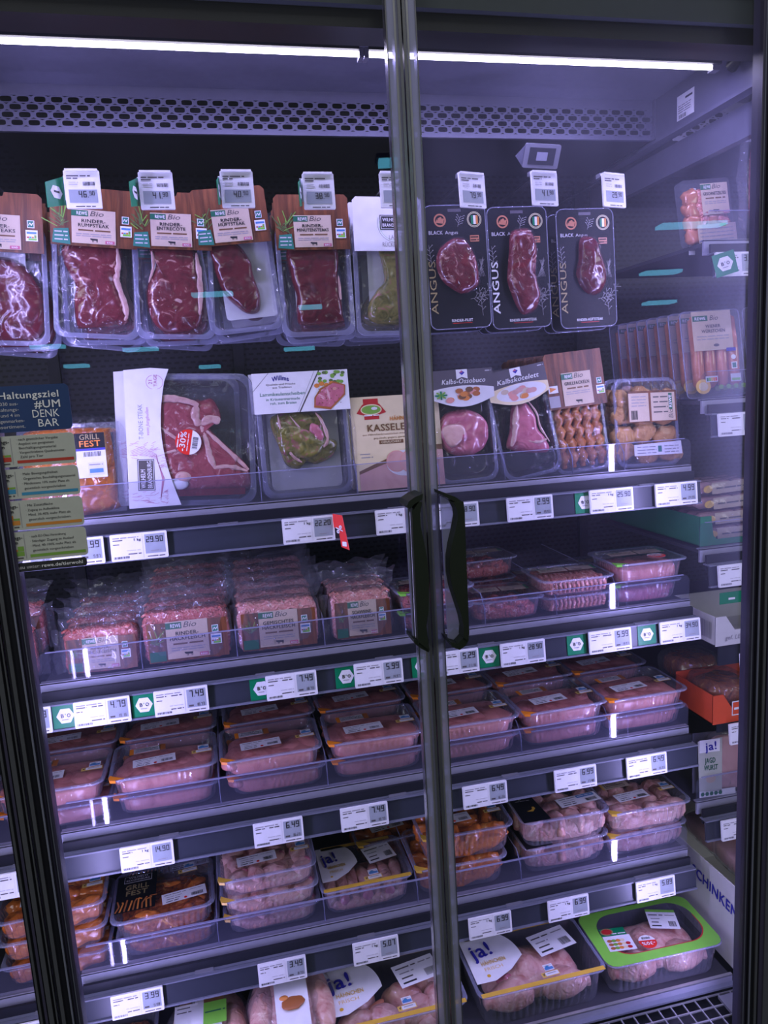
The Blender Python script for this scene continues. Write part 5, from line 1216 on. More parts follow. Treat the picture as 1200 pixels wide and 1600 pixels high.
for (px, py, ol, mt, nm, gold, lab, sd, ro) in ((722, 514, A1, 'beef_marbled', 'RINDER-FILET', 1, 'black-card pack below the 79.90 label, round fillet steak', 1, -1), (817, 513, A2, 'beef_marbled', 'RINDER-RUMPSTEAK', 2, 'black-card pack with bold white side lettering, long marbled steak', 2, -1), (921, 512, A3, 'beef_red', 'RINDER-HÜFTSTEAK', 1, 'black-card pack furthest right, small dark pear-shaped steak', 3, -1)):
    M = hang(px, py, ro, -2); o = black_pack(lab, M, ol, mt, nm, gold, sd)
    for q in range(2): dup(o, T(-.006 - .004 * q, .026 * (q + 1), -.004) @ M, '%s pack hanging behind the %s' % (ordn[q], lab.split(',')[0]))

# ---- upright packs on the topmost shelf
ZS = FLOOR[2] + .001
def lean(x, y, roll=0, pitch=-9, yaw=0): return T(x, y, ZS) @ RZ(yaw) @ RY(roll) @ RX(pitch)
# orange marinated pack
def orange_pack(label, M):
    t = thing('marinated_meat_pack', label, 'marinated meat', M, 'orange marinated packs')
    b = MB(); b.cut([(-.075, .006), (-.072, .120), (-.060, .150), (.055, .148), (.068, .135), (.070, .030), (.060, .006)], .016, 'marinade_orange', seed=3, amp=.002); b.build('meat', t)
    b = MB(); b.cut([(-.083, .002), (-.083, .158), (.083, .158), (.083, .002)], .019, 'skin_film', T(0, .001, 0), amp=.002, seed=8, pw=3, rings=6); b.plate([(-.083, .002), (-.083, .158), (.083, .158), (.083, .002)], .001, .002, 'tray_clear'); b.build('pouch', t)
    b = MB(); y = -.0205; b.rect(.012, .062, .060, .138, y, 'paper_white'); b.rect(.012, .112, .060, .138, y - .0003, 'black_card'); b.text('GRILL', .036, .127, .009, y - .0006, 'gold_print', bold=True, align='c', width=.032); b.text('FEST', .036, .115, .010, y - .0006, 'orange_tab', bold=True, align='c', width=.034)
    b.rect(.012, .108, .060, .112, y - .0003, 'blue_ja'); b.barcode(.024, .098, .052, .106, y - .0003); b.rect(.030, .066, .056, .088, y - .0003, 'plate_white'); b.rect(.032, .070, .054, .077, y - .0006, 'blue_tag'); b.words(.032, .054, .083, .003, y - .0006, 'ink_grey'); b.build('product_label', t)
    return t
o = orange_pack('bright orange marinated meat pouch beside the large bone-in steak', lean(-.252, 1.335, 0)); dup(o, lean(-.246, 1.370, 2), 'second orange marinated pouch, directly behind the first')
# bone-in steak with white sleeve
def tbone_pack(label, M):
    t = thing('steak_pack', label, 'steak pack', M, 'large bone-in steak packs on the topmost shelf'); w = .215; h = .235
    b = MB(); tray_shell(b, .205, .232, .028, 'tray_clear', 'tray_rim', T(.004, .0, .117) @ RX(90) @ T(0, 0, -.028), taper=.014, rib=.0004, rimw=.010, cr=.024); b.build('tray_shell', t)
    b = MB(); O = [(-.050, .178), (-.020, .178), (.010, .170), (.034, .172), (.046, .140), (.026, .130), (.040, .110), (.080, .070), (.088, .055), (.088, .024), (.030, .020), (-.050, .020), (-.072, .030), (-.070, .080), (-.066, .120), (-.072, .170)]
    b.cut([(.012 + (p[0] - .012) * 1.10, p[1] * 1.10) for p in O], .020, 'beef_tbone', T(0, .012, 0), seed=2, amp=.001, pw=8, rings=12, n=90); m = b.build('meat', t)
    def fatline(pts, r): q = MB(); q.strip([(.012 + (p[0] - .012) * 1.10, p[1] * 1.10) for p in pts], r * 1.25, 'fat_cream', -.0085, .14, seed=len(pts)); q.build('fat_edge', m)
    def spline2(pts):
        P = spline(pts + pts[::-1], 8 * len(pts)); return P[:4 * len(pts) - 3]
    fatline([(-.064, .162), (-.040, .171), (-.010, .168), (.012, .160)], .0052); fatline([(.008, .160), (.006, .142), (.012, .128)], .0070); fatline([(.014, .130), (.030, .138), (.044, .134)], .0055)
    fatline([(.014, .128), (.022, .100), (.026, .080), (.034, .058)], .0042); fatline([(.016, .126), (.044, .098), (.070, .072), (.086, .056)], .0028); fatline([(.030, .060), (.055, .062), (.084, .054)], .0030)
    fatline([(-.048, .126), (-.030, .112), (-.018, .104)], .0022); fatline([(-.052, .082), (-.020, .090), (.006, .082)], .0018)
    q = MB(); q.blob((-.020, -.0075, .052), (.014, .0045, .010), 'fat_cream', amp=.1); q.blob((-.030, -.0075, .040), (.018, .004, .010), 'bone_pad', amp=.2); q.build('bone', m)
    q = MB(); q.box(-.068, .086, -.010, -.0045, .0185, .030, 'beef_red'); q.build('cut_edge', m)
    b = MB(); P = rrect(.200, .226, .02, 5, .004, .117); n = len(P); vs = [(.004, -.0122, .117)]; K = 5
    for k in range(1, K + 1):
        for p in P: q_ = k / K; vs.append((.004 + (p[0] - .004) * q_, -.0005 - .0117 * (1 - q_ ** 5), .117 + (p[1] - .117) * q_))
    b.add(vs, [(0, 1 + i, 1 + (i + 1) % n) for i in range(n)] + [(1 + (k - 1) * n + i, 1 + k * n + i, 1 + k * n + (i + 1) % n, 1 + (k - 1) * n + (i + 1) % n) for k in range(1, K) for i in range(n)], 'skin_film', True); b.build('cover_film', t)
    b = MB(); y = -.0138; P = [(-.108, .000), (-.108, .236), (-.066, .240), (-.036, .238)] + [(-.040 - .016 * sin(R(a)) + .016 * (a / 180) ** 2, .236 - .232 * a / 180) for a in range(15, 181, 15)]
    b.plate(P, y, y + .0008, 'paper_white'); b.poly([(-.108, 0), (-.1082, .236), (-.1082, .236), (-.108, 0)], 0, 'paper_white'); b.box(-.110, -.108, y, .014, .0, .236, 'paper_white')
    s_ = b.build('sleeve', t)
    b = MB(); y2 = y - .0003; b.text('T-BONE STEAK', -.082, .118, .0075, y2, 'ink_grey', rot=90, width=.060); b.text('vom Jungbullen', -.072, .124, .0055, y2, 'sketch_pink', rot=90, width=.048, slant=.3)
    b.text('21', -.064, .212, .006, y2, 'sketch_pink', rot=90, bold=True); b.text('TAGE', -.056, .208, .0055, y2, 'sketch_pink', rot=90, bold=True); b.ring(-.062, .2155, .0115, .0122, y2, 'sketch_pink', a0=100, a1=260); b.ring(-.058, .2155, .0115, .0122, y2, 'sketch_pink', a0=-80, a1=80)
    b.rect(-.094, .030, -.066, .084, y2, 'ink_black'); b.rect(-.0928, .0312, -.0672, .0828, y2 - .0002, 'paper_white'); b.rect(-.0918, .0322, -.0682, .0818, y2 - .0004, 'ink_dark')
    b.text('WILHELM', -.0815, .0345, .0075, y2 - .0006, 'paper_white', rot=90, bold=True, width=.032); b.text('BRANDENBURG', -.0705, .0345, .0075, y2 - .0006, 'paper_white', rot=90, bold=True, width=.046)
    rr = random.Random(3)
    for i in range(70):
        x = rr.uniform(-.106, -.044); z = rr.choice((rr.uniform(.086, .112), rr.uniform(.006, .028))); 
        if x > -.062 and z > .03: z *= .8
        L = rr.uniform(.005, .014); a = rr.uniform(-.5, .9); b.line([(x, z), (min(x + L * cos(a), -.045), z + L * .6 * sin(a))], .0006, y2 - .0001, 'sketch_pink')
    for i in range(5): b.line([(-.104 + i * .001, .098 - .002 * i), (-.085, .106 - .003 * i), (-.062, .092 - .002 * i), (-.054 + .001 * i, .050), (-.058, .012)], .0006, y2 - .0001, 'sketch_pink')
    b.build('print', s_)
    return t
M = lean(-.052, 1.325, 3, -7); o = tbone_pack('large bone-in steak pack with white sleeve and red discount sticker, on the topmost shelf', M)
M2 = lean(-.074, 1.370, 3, -7); o2 = dup(o, M2, 'second large bone-in steak pack, peeking out left behind the first')
b = MB(); b.disc(0, 0, .022, .022, 0, 'paper_white'); b.poly([(.022 * cos(R(a)), .022 * sin(R(a))) for a in range(-12, 193, 12)], -.0003, 'red_sticker'); b.text('-30%', 0, .0045, .0100, -.0006, 'paper_white', bold=True, align='c', width=.034); b.words(-.012, .012, .0165, .003, -.0006, 'paper_white'); b.words(-.016, .016, .0000, .002, -.0006, 'paper_white'); b.barcode(-.010, -.016, .010, -.007, -.0003)
Mx = T(-.008, -.0138, .112) @ RY(-80); b.v = [tuple(Mx @ Vector(p)) for p in b.v]; q = b.build('discount_sticker', o); q['label'] = 'round red and white discount sticker'

# herb lamb slices
def lamb_pack(label, M):
    t = thing('lamb_pack', label, 'lamb pack', M, 'herb lamb packs on the topmost shelf')
    b = MB(); tray_shell(b, .165, .205, .026, 'tray_clear', 'tray_rim', T(0, 0, .103) @ RX(90) @ T(0, 0, -.026), taper=.014, rib=.0006, rimw=.009); b.plate(rrect(.13, .17, .01, 3, 0, .10), .018, .019, 'silver_pouch'); b.build('tray_shell', t)
    b = MB(); b.cut([(-.055, .150), (.030, .152), (.040, .110), (.060, .096), (.050, .072), (.020, .058), (.000, .062), (-.014, .052), (-.036, .060), (-.046, .090)], .018, 'herb_meat', T(0, .012, 0), seed=4, amp=.003, pw=4); b.cut([(-.046, .130), (-.010, .128), (.022, .110), (.036, .092), (.012, .068), (-.020, .070), (-.046, .084)], .010, 'herb_meat', T(0, -.002, 0), seed=9, amp=.003); m = b.build('meat', t)
    for pts, wd_ in (([(-.046, .150), (-.040, .110), (-.028, .078), (-.010, .062)], .0026), ([(.022, .150), (.034, .130), (.040, .100), (.032, .086)], .003), ([(-.024, .146), (.000, .112), (.014, .092), (.032, .090)], .0020)):
        q = MB(); q.strip(pts, wd_, 'fat_cream', -.0085, .4, seed=3); q.build('fat_edge', m)
    q = MB(); q.strip([(.012, .130), (.024, .112), (.026, .098)], .009, 'veal_pink', -.007, .3, seed=5); q.strip([(-.030, .110), (-.020, .085)], .008, 'veal_pink', -.006, .3, seed=8); q.build('bare_meat', m)
    b = MB(); b.cut([(-.079, .003), (-.079, .202), (.079, .202), (.079, .003)], .012, 'skin_film', T(0, 0, 0), amp=.001, pw=4, rings=6); b.build('cover_film', t)
    b = MB(); y = -.0140; b.plate([(-.086, .152), (.086, .152), (.086, .224), (-.086, .224)], y, y + .0008, 'paper_white'); s_ = b.build('card', t)
    b = MB(); y -= .0003
    b.line([(-.086, .192), (-.056, .224)], .0010, y, 'ink_grey'); b.line([(-.006, .152), (.034, .224)], .0022, y, 'ink_dark'); b.line([(-.010, .152), (.026, .224)], .0006, y, 'ink_grey')
    b.text('Willms', -.036, .2075, .0085, y, 'blue_ja', bold=True, align='c', width=.030, arc=.35); b.text('Qualität und Frische', -.036, .2015, .0035, y, 'ink_dark', align='c', width=.052); b.text('aus Tradition', -.034, .1960, .0035, y, 'ink_dark', align='c', width=.034)
    b.text('Lammkeulenscheiben', -.034, .1830, .0062, y, 'teal_print', align='c', width=.080); b.text('in Kräutermarinade', -.034, .1745, .0048, y, 'teal_print', align='c', width=.060); b.text('roh, zum Braten', -.034, .1675, .0048, y, 'teal_print', align='c', width=.047)
    rr = random.Random(5)
    for i in range(20): b.disc(rr.uniform(.034, .078), rr.uniform(.200, .221), .004, .003, y - .0001 * (i + 1) / 4, 'lettuce' if i % 3 else 'green_herb', n=7)
    for i in range(5): b.disc(.028 + .009 * i, .197 + .003 * (i % 2), .005, .004, y - .0007, 'food_orange', n=9)
    b.poly([(.020, .158), (.050, .153), (.078, .178), (.080, .196), (.060, .203), (.034, .192), (.022, .176)], y - .0009, 'food_brown')
    b.poly([(.023, .162), (.050, .157), (.076, .180), (.077, .195), (.058, .200), (.036, .189), (.025, .176)], y - .0011, 'beef_print' if 'beef_print' in MATS else 'veal_pink')
    for i in range(26): b.disc(rr.uniform(.030, .070), rr.uniform(.164, .192), .0012, .0009, y - .0013, 'brown_print', n=6)
    b.disc(.060, .190, .004, .003, y - .0014, 'food_pink', n=9); b.build('print', s_)
    return t
M = lean(.150, 1.325, 0, -8); o = lamb_pack('pack of green herb lamb slices under a white printed card', M); dup(o, T(-.004, .043, 0) @ M, 'second herb lamb pack, behind the front one')
# smoked chicken slices
def kasseler_pack(label, M):
    t = thing('sliced_meat_pack', label, 'sliced meat', M, 'cream sliced meat packs')
    b = MB(); b.plate(rrect(.168, .172, .004, 2, 0, .086), -.010, 0, 'cream_card'); b.box(-.084, .084, 0, .014, .0, .168, 'tray_rim'); c = b.build('box_card', t)
    b = MB(); y = -.0104
    b.poly([(-.078, .0)] + [(-.078 + .162 * q / 12, .036 + .040 * sin(R(90 * q / 12))) for q in range(13)] + [(.084, 0)], y, 'brown_print'); b.poly([(-.078, .0)] + [(-.078 + .162 * q / 12, .030 + .036 * sin(R(90 * q / 12))) for q in range(13)] + [(.084, 0)], y - .0002, 'cold_cut')
    b.disc(.010, .046, .036, .024, y - .0004, 'plate_white'); b.disc(-.006, .050, .020, .019, y - .0006, 'cold_cut'); b.disc(.022, .048, .022, .021, y - .0008, 'cold_cut'); b.ring(-.006, .050, .0185, .0200, y - .0007, 'food_pink'); b.ring(.022, .048, .0205, .022, y - .0009, 'food_pink')
    for q in range(6): b.disc(.014 + .004 * (q % 3), .068 + .003 * (q // 3), .003, .002, y - .001, 'lettuce', n=7)
    b.disc(.030, .074, .008, .006, y - .001, 'gold_print'); b.rect(-.060, .130, -.032, .168, y, 'crest_red'); b.poly([(-.074, .142), (-.062, .158), (-.046, .163), (-.030, .158), (-.018, .142), (-.046, .134)], y - .0002, 'crest_red')
    b.disc(-.046, .148, .020, .010, y - .0004, 'cream_card'); b.disc(-.046, .148, .018, .008, y - .0005, 'lettuce'); b.disc(-.040, .150, .006, .003, y - .0006, 'plate_white', n=8); b.text('KASSELER', -.046, .137, .0035, y - .0006, 'paper_white', bold=True, align='c', width=.024) if False else b.words(-.060, -.032, .1365, .003, y - .0006, 'paper_white')
    b.text('HÄHNCHEN', -.012, .126, .0075, y, 'food_orange', bold=True, width=.052); b.text('KASSELER', -.056, .108, .0125, y, 'brown_print', bold=True, width=.084); b.text('aus Hähnchenbruststücken zusammengefügt,', -.066, .1005, .0035, y, 'brown_print', width=.112); b.text('gepökelt, gegart, geräuchert', -.046, .0935, .0035, y, 'brown_print', width=.076)
    b.rect(-.036, .0835, .010, .0905, y, 'brown_print'); b.text('GERÄUCHERT', -.013, .0850, .0042, y - .0003, 'cream_card', bold=True, align='c', width=.038); b.words(-.074, -.055, .066, .003, y, 'ink_grey'); b.words(-.072, -.050, .060, .003, y, 'ink_grey'); b.build('print', c)
    return t
M = lean(.322, 1.332, 0, -8); o = kasseler_pack('cream carded pack of smoked sliced chicken, half behind the door gap', M); dup(o, T(-.004, .030, 0) @ M, 'second cream carded pack, behind the front one')
# veal packs
def veal_pack(label, M, name, kind, w=.122, h=.20):
    t = thing('veal_pack', label, 'veal pack', M, 'black veal packs on the topmost shelf')
    b = MB(); tray_shell(b, w, h, .024, 'tray_black_plastic', 'tray_rim', T(0, 0, h / 2) @ RX(90) @ T(0, 0, -.024), taper=.012, rib=0, rimw=.007, cr=.022); b.build('tray_shell', t)
    if kind == 0:
        b = MB(); b.cut([(-.030, .135), (.010, .140), (.040, .125), (.052, .095), (.040, .064), (.010, .050), (-.030, .058), (-.050, .085), (-.046, .115)], .020, 'veal_pink', T(0, .012, 0), seed=5, amp=.003, pw=5); m = b.build('meat', t)
        q = MB(); q.cut([(-.046, .105), (-.030, .112), (-.006, .108), (-.002, .090), (-.020, .072), (-.034, .070), (-.044, .085)], .004, 'fat_cream', T(0, -.0085, 0), amp=.0006); q.build('bone', m)
    else:
        b = MB(); b.cut([(-.012, .142), (.014, .148), (.028, .120), (.028, .090), (.042, .062), (.040, .040), (-.006, .050), (-.034, .062), (-.040, .072), (-.026, .100)], .018, 'veal_pink', T(0, .012, 0), seed=7, amp=.0016, pw=6); m = b.build('meat', t)
        q = MB(); q.strip([(-.008, .142), (-.016, .118), (-.024, .092), (-.036, .068)], .0065, 'fat_cream', -.006, .5, seed=2); q.strip([(.016, .146), (.028, .118), (.029, .092), (.041, .060)], .0022, 'fat_cream', -.006, .4, seed=4); q.strip([(.000, .070), (.020, .064), (.036, .066)], .003, 'fat_cream', -.0065, .3, seed=6); q.build('bone', m)
    b = MB(); b.cut([(-w * .47, .006), (-w * .47, h - .006), (w * .47, h - .006), (w * .47, .006)], .011, 'skin_film', T(0, 0, 0), amp=.0012, pw=4, rings=6, seed=3); b.build('cover_film', t)
    b = MB(); y = -.0135; z0, z1 = h - .058, h + .012; P = [(-w * .5, z1), (-w * .5, z0 + .016)] + [(-w * .5 + w * q / 10, z0 + .016 - .016 * sin(R(18 * q))) for q in range(1, 10)] + [(w * .5, z0 + .016), (w * .5, z1)]
    b.plate(P, y, y + .0008, 'grey_card'); s_ = b.build('card', t)
    b = MB(); y -= .0003; P = [(-w * .5, z0 + .034), (-w * .5, z0 + .016)] + [(-w * .5 + w * q / 10, z0 + .0165 - .016 * sin(R(18 * q))) for q in range(1, 10)] + [(w * .5, z0 + .016), (w * .5, z0 + .034)] + [(w * .5 - w * q / 10, z0 + .034 + .006 * sin(R(18 * q))) for q in range(1, 10)]
    b.poly(P, y, 'plate_white' if kind == 0 else 'cream_card'); b.disc(.004, z0 + .023, w * .42, .0165, y - .0002, 'plate_white')
    rr = random.Random(kind + 2)
    for i in range(14): b.disc(-.018 + rr.uniform(-.012, .046), z0 + .022 + rr.uniform(-.009, .010), .008, .005, y - .0004 - .00005 * i, ('food_brown', 'food_orange', 'food_pink', 'brown_print')[i % 4] if kind == 0 else ('food_pink', 'cold_cut', 'food_orange', 'beige_label')[i % 4], n=9)
    if kind == 0:
        for i in range(8): a = R(45 * i); b.line([(-.044, z0 + .024), (-.044 + .012 * cos(a), z0 + .024 + .008 * sin(a))], .003, y - .0013, 'lettuce' if i % 2 else 'green_bio')
    b.poly([(-.011, z1), (.011, z1), (.011, z1 - .018), (0, z1 - .014), (-.011, z1 - .018)], y - .0002, 'paper_white'); b.poly([(-.005, z1 - .006), (0, z1 - .002), (.006, z1 - .006), (0, z1 - .011)], y - .0004, 'blue_ja'); b.poly([(-.005, z1 - .006), (0, z1 - .002), (.002, z1 - .006)], y - .0005, 'pink_tag')
    b.text(name, 0.002, z0 + .044, .0090, y - .0002, 'paper_white', align='c', slant=.25, width=w * .70, bold=True); b.words(w * .38, w * .48, z1 - .006, .003, y, 'ink_pale'); b.build('print', s_)
    return t
M = lean(.455, 1.325, -1, -7); o = veal_pack('black pack of sliced veal shank with marrow bone, just right of the door gap', M, 'Kalbs-Ossobuco', 0); dup(o, T(-.002, .042, 0) @ M, 'second veal shank pack, behind the front one')
M = lean(.590, 1.325, -9, -7); o = veal_pack('black pack of a single veal chop, tilted to the left', M, 'Kalbskotelett', 1); dup(o, T(.014, .044, 0) @ M @ RY(5), 'second veal chop pack, behind the tilted front one')
# spiral skewers
def skewer_pack(label, M):
    t = thing('skewer_pack', label, 'skewer pack', M, 'spiral skewer packs')
    b = MB(); tray_shell(b, .118, .20, .026, 'tray_clear', 'tray_rim', T(0, 0, .10) @ RX(90) @ T(0, 0, -.026), taper=.010, rib=.0006, rimw=.006); b.build('tray_shell', t)
    for k in range(5):
        x = -.040 + .020 * k; b = MB(); rings = []
        N = 60; n = 12
        for j in range(N + 1):
            z = .012 + .150 * j / N; tw = j * .62; r = .0098 * min(1, .4 + min(j, N - j) * .12)
            rings.append([(x + r * cos(2 * pi * q / n) * (1 + .32 * cos(2 * pi * q / n * 2 - tw)), .004 + r * .9 * sin(2 * pi * q / n) * (1 + .32 * cos(2 * pi * q / n * 2 - tw)), z) for q in range(n)])
        b.loft(rings, 'skewer_meat'); b.build('meat_spiral', t)
    b = MB(); b.cut([(-.054, .004), (-.054, .196), (.054, .196), (.054, .004)], .011, 'skin_film', amp=.0015, pw=4, rings=6, seed=6); b.build('cover_film', t)
    b = MB(); y = -.0145; sw = .122; z0, z1 = .128, .236; P = [(-sw / 2, z0), (sw / 2, z0), (sw / 2, z1), (-sw / 2 + .006, z1), (-sw / 2, z1 - .006)]; b.plate(P, y, y + .001, 'wood_print'); b.plate(P, .012, .013, 'wood_print'); s_ = b.build('sleeve', t)
    b = MB(); herb_sprig(b, -sw * .42, z0 + .036, .014, y - .0003, seed=4); b.rect(-sw * .49, z0 + .004, -sw * .31, z0 + .026, y - .0011, 'ink_grey'); b.rect(-sw * .48, z0 + .032, -sw * .32, z0 + .046, y - .0011, 'plate_white'); b.poly([(-sw * .46, z0 + .034), (-sw * .34, z0 + .040), (-sw * .46, z0 + .044)], y - .0013, 'food_orange')
    bio_label(b, -sw * .24, z0 + .004, sw * .27, z0 + .068, ('GRILLFACKELN',), y - .0011, icon=True, pink=False); seals(b, sw * .36, z0 + .040, .0105, y - .0011); b.build('product_label', s_)
    return t
M = lean(.696, 1.328, -4, -8); o = skewer_pack('pack of spiral meat skewers with a tall wood-grain card', M)
for q in range(4): dup(o, T(-.005 * (q + 1), .034 * (q + 1), -.002) @ M, '%s spiral skewer pack, behind the front one' % ordn[q])
def nugget_pack(label, M):
    t = thing('nugget_pack', label, 'nugget pack', M, 'breaded nugget packs'); w, h = .142, .178
    b = MB(); tray_shell(b, w, h, .03, 'tray_clear', 'tray_rim', T(0, 0, h / 2) @ RX(90) @ T(0, 0, -.03), taper=.010, rib=.0008, rimw=.007); b.build('tray_shell', t)
    rr = random.Random(8)
    for i in range(12):
        b = MB(); b.blob((-.048 + .048 * (i % 3) + rr.uniform(-.006, .006), .010, .030 + .036 * (i // 3) + rr.uniform(-.005, .005)), (.027, .012, .019), 'nugget_crumb', amp=.26, fr=44, seed=i, nu=26, nv=16, ry=rr.uniform(-40, 40), sq=.8); b.build('nugget', t)
    b = MB(); b.cut([(-.066, .006), (-.066, h - .006), (.066, h - .006), (.066, .006)], .011, 'skin_film', amp=.0015, pw=4, rings=6, seed=2); b.build('cover_film', t)
    b = MB(); y = -.0135; b.plate([(-.048, .088), (.060, .088), (.060, .150), (-.048, .150)], y, y + .0006, 'wood_print')
    b.rect(-.046, .090, -.002, .146, y - .0003, 'beige_label'); b.rect(.003, .090, .056, .146, y - .0003, 'beige_label'); b.rect(.042, .112, .050, .144, y - .0006, 'green_dark'); b.text('REWE', .0485, .116, .006, y - .0008, 'paper_white', bold=True, rot=90, width=.024); b.text('Bio', .0505, .094, .010, y - .0006, 'ink_dark', rot=90, width=.018, slant=.2)
    for q in range(4): b.words(.008, .040, .136 - q * .010, .004, y - .0006, 'ink_dark', seed=q); b.words(-.040, -.008, .138 - q * .006, .003, y - .0006, 'ink_grey', seed=q)
    b.barcode(-.042, .094, -.028, .112, y - .0006); b.plate([(-.040, .022), (.066, .022), (.064, .048), (-.040, .044)], y - .001, y - .0004, 'paper_white'); b.rect(.012, .028, .020, .040, y - .0014, 'teal_print')
    for q in range(3): b.words(-.034, .008, .038 - q * .006, .003, y - .0014, 'ink_grey', seed=q + 4); b.words(.026, .058, .038 - q * .006, .003, y - .0014, 'ink_grey', seed=q + 9)
    b.build('product_label', t)
    return t
M = lean(.836, 1.325, 1, -8); o = nugget_pack('clear pack of breaded nuggets with sideways label, at the right end of the topmost shelf', M); dup(o, T(.002, .045, 0) @ M, 'second nugget pack, behind the front one')

# ---- right-hand bay
def zz(k): return NR[k] + .052
# stew-meat pack and a tall hanging pouch
t = thing('stew_meat_pack', 'upright pack of stew meat with beige label in the right-hand bay', 'meat pack', T(.985, 1.345, zz(1)) @ RX(-6) @ RY(-4))
b = MB(); b.plate(rrect(.110, .125, .008, 3, 0, .063), 0, .02, 'tray_clear'); b.build('tray_shell', t)
b = MB()
for i in range(14): b.blob((-.04 + .022 * (i % 4), -.002, .016 + .024 * (i // 4)), (.017, .010, .015), 'sausage_skin' if i % 2 == 0 else 'mince_pale', amp=.4, fr=60, seed=i, nu=18, nv=12, sq=.7)
b.build('meat', t); b = MB(); bio_label(b, -.022, .052, .038, .112, ('GESCHNETZELTES',), -.014); b.rect(-.038, -.002, .048, .034, -.014, 'beige_label')
for q in range(4): b.words(-.034, .04, .024 - q * .007, .003, -.0145, 'ink_grey', seed=q)
b.rect(.012, .028, .026, .034, -.0145, 'green_lime'); b.build('product_label', t)
b = MB(); b.box(-.006, .006, 0, .003, -.02, .105, 'plate_white'); tag(b.build('shelf_divider'), 'upright pale plastic divider left of the stew meat pack', 'divider', None, T(.946, 1.35, zz(1)))
t = thing('ham_pouch', 'tall clear pouch of pink ham against the right door frame', 'meat pack', T(1.075, 1.31, zz(1) + .02))
b = MB(); b.blob((.02, 0, .085), (.05, .018, .095), 'veal_pink', sq=.5, amp=.06, seed=4); b.box(.005, .05, -.021, -.019, .01, .09, 'crest_red'); b.build('meat', t); b = MB(); b.blob((.012, 0, .095), (.065, .022, .115), 'bag_film', sq=.5, amp=.08, fr=40, seed=3, nu=40, nv=24); crumple(b, .12, .02, .19, 0, 'bag_film', seed=6, flare=.02); b.build('bag', t)
# thin sausages
def sausage_pack(label, M, name=('WIENER', 'WÜRSTCHEN')):
    t = thing('sausage_pack', label, 'sausage pack', M, 'thin sausage packs in the right-hand bay'); w, h = .128, .178
    b = MB(); b.plate(rrect(w, h, .010, 4, 0, h / 2), .001, .004, 'tray_clear'); b.tube([(p[0], 0, p[1]) for p in rrect(w, h, .010, 4, 0, h / 2)], .0016, 'tray_rim', 6, closed=True); b.build('tray_shell', t)
    for k in range(4):
        x = -.040 + .0255 * k; b = MB(); b.tube([(x, -.004, .020), (x, -.006, .026), (x + .001, -.007, .09), (x, -.006, .158), (x, -.004, .165)], [.006, .0118, .0122, .0118, .006], 'sausage_skin', 14); b.build('sausage', t)
    b = MB(); b.disc(-.040, .020, .016, .015, -.0215, 'yellow_tag'); b.disc(-.040, .020, .010, .009, -.0218, 'cream_card')
    for i in range(9): b.disc(-.010 + .008 * i, .014 + .003 * (i % 2), .006, .005, -.0216, 'lettuce' if i % 2 else 'green_herb', n=8)
    y = -.0222; b.rect(-.052, .092, .032, .172, y, 'beige_label'); b.rect(-.050, .152, -.018, .163, y - .0003, 'green_dark'); b.text('REWE', -.034, .1545, .006, y - .0006, 'paper_white', bold=True, align='c'); b.text('Bio', -.014, .153, .010, y - .0003, 'ink_dark', slant=.3)
    b.text(name[0], -.008, .138, .0065, y - .0003, 'ink_dark', bold=True, align='c', width=.032); b.text(name[1], -.008, .128, .0065, y - .0003, 'ink_dark', bold=True, align='c', width=.050)
    for q in range(2): b.words(-.044, .024, .120 - q * .006, .003, y - .0003, 'ink_grey', seed=q)
    b.disc(-.004, .102, .006, .003, y - .0003, 'ink_dark'); b.rect(.016, .088, .036, .095, y - .0006, 'blue_ja'); b.disc(.030, .076, .005, .005, y, 'paper_white'); b.rect(.024, .052, .036, .066, y, 'paper_white'); b.rect(.026, .054, .034, .064, y - .0003, 'teal_print'); b.rect(.020, .026, .042, .042, y, 'plate_white'); b.rect(.022, .028, .040, .033, y - .0003, 'green_lime')
    b.rect(-.034, .028, -.008, .040, y, 'plate_white'); 
    for i, c_ in enumerate(('green_bio', 'green_lime', 'yellow_tag', 'orange_tab', 'red_sticker')): b.rect(-.032 + .0046 * i, .030, -.028 + .0046 * i, .037, y - .0003, c_)
    b.build('product_label', t)
    return t
M = T(1.003, 1.345, zz(2)) @ RX(-10) @ RZ(-6); o = sausage_pack('front pack of thin pale sausages in the right-hand bay', M)
for q in range(7): dup(o, T(.0, .040 * (q + 1), -.0) @ M, '%s sausage pack behind the front one' % ordn[q] if q < 6 else 'rearmost sausage pack of the row')
dup(o, T(.150, .004, .005) @ M, 'sausage pack against the right door frame, next to the front one')
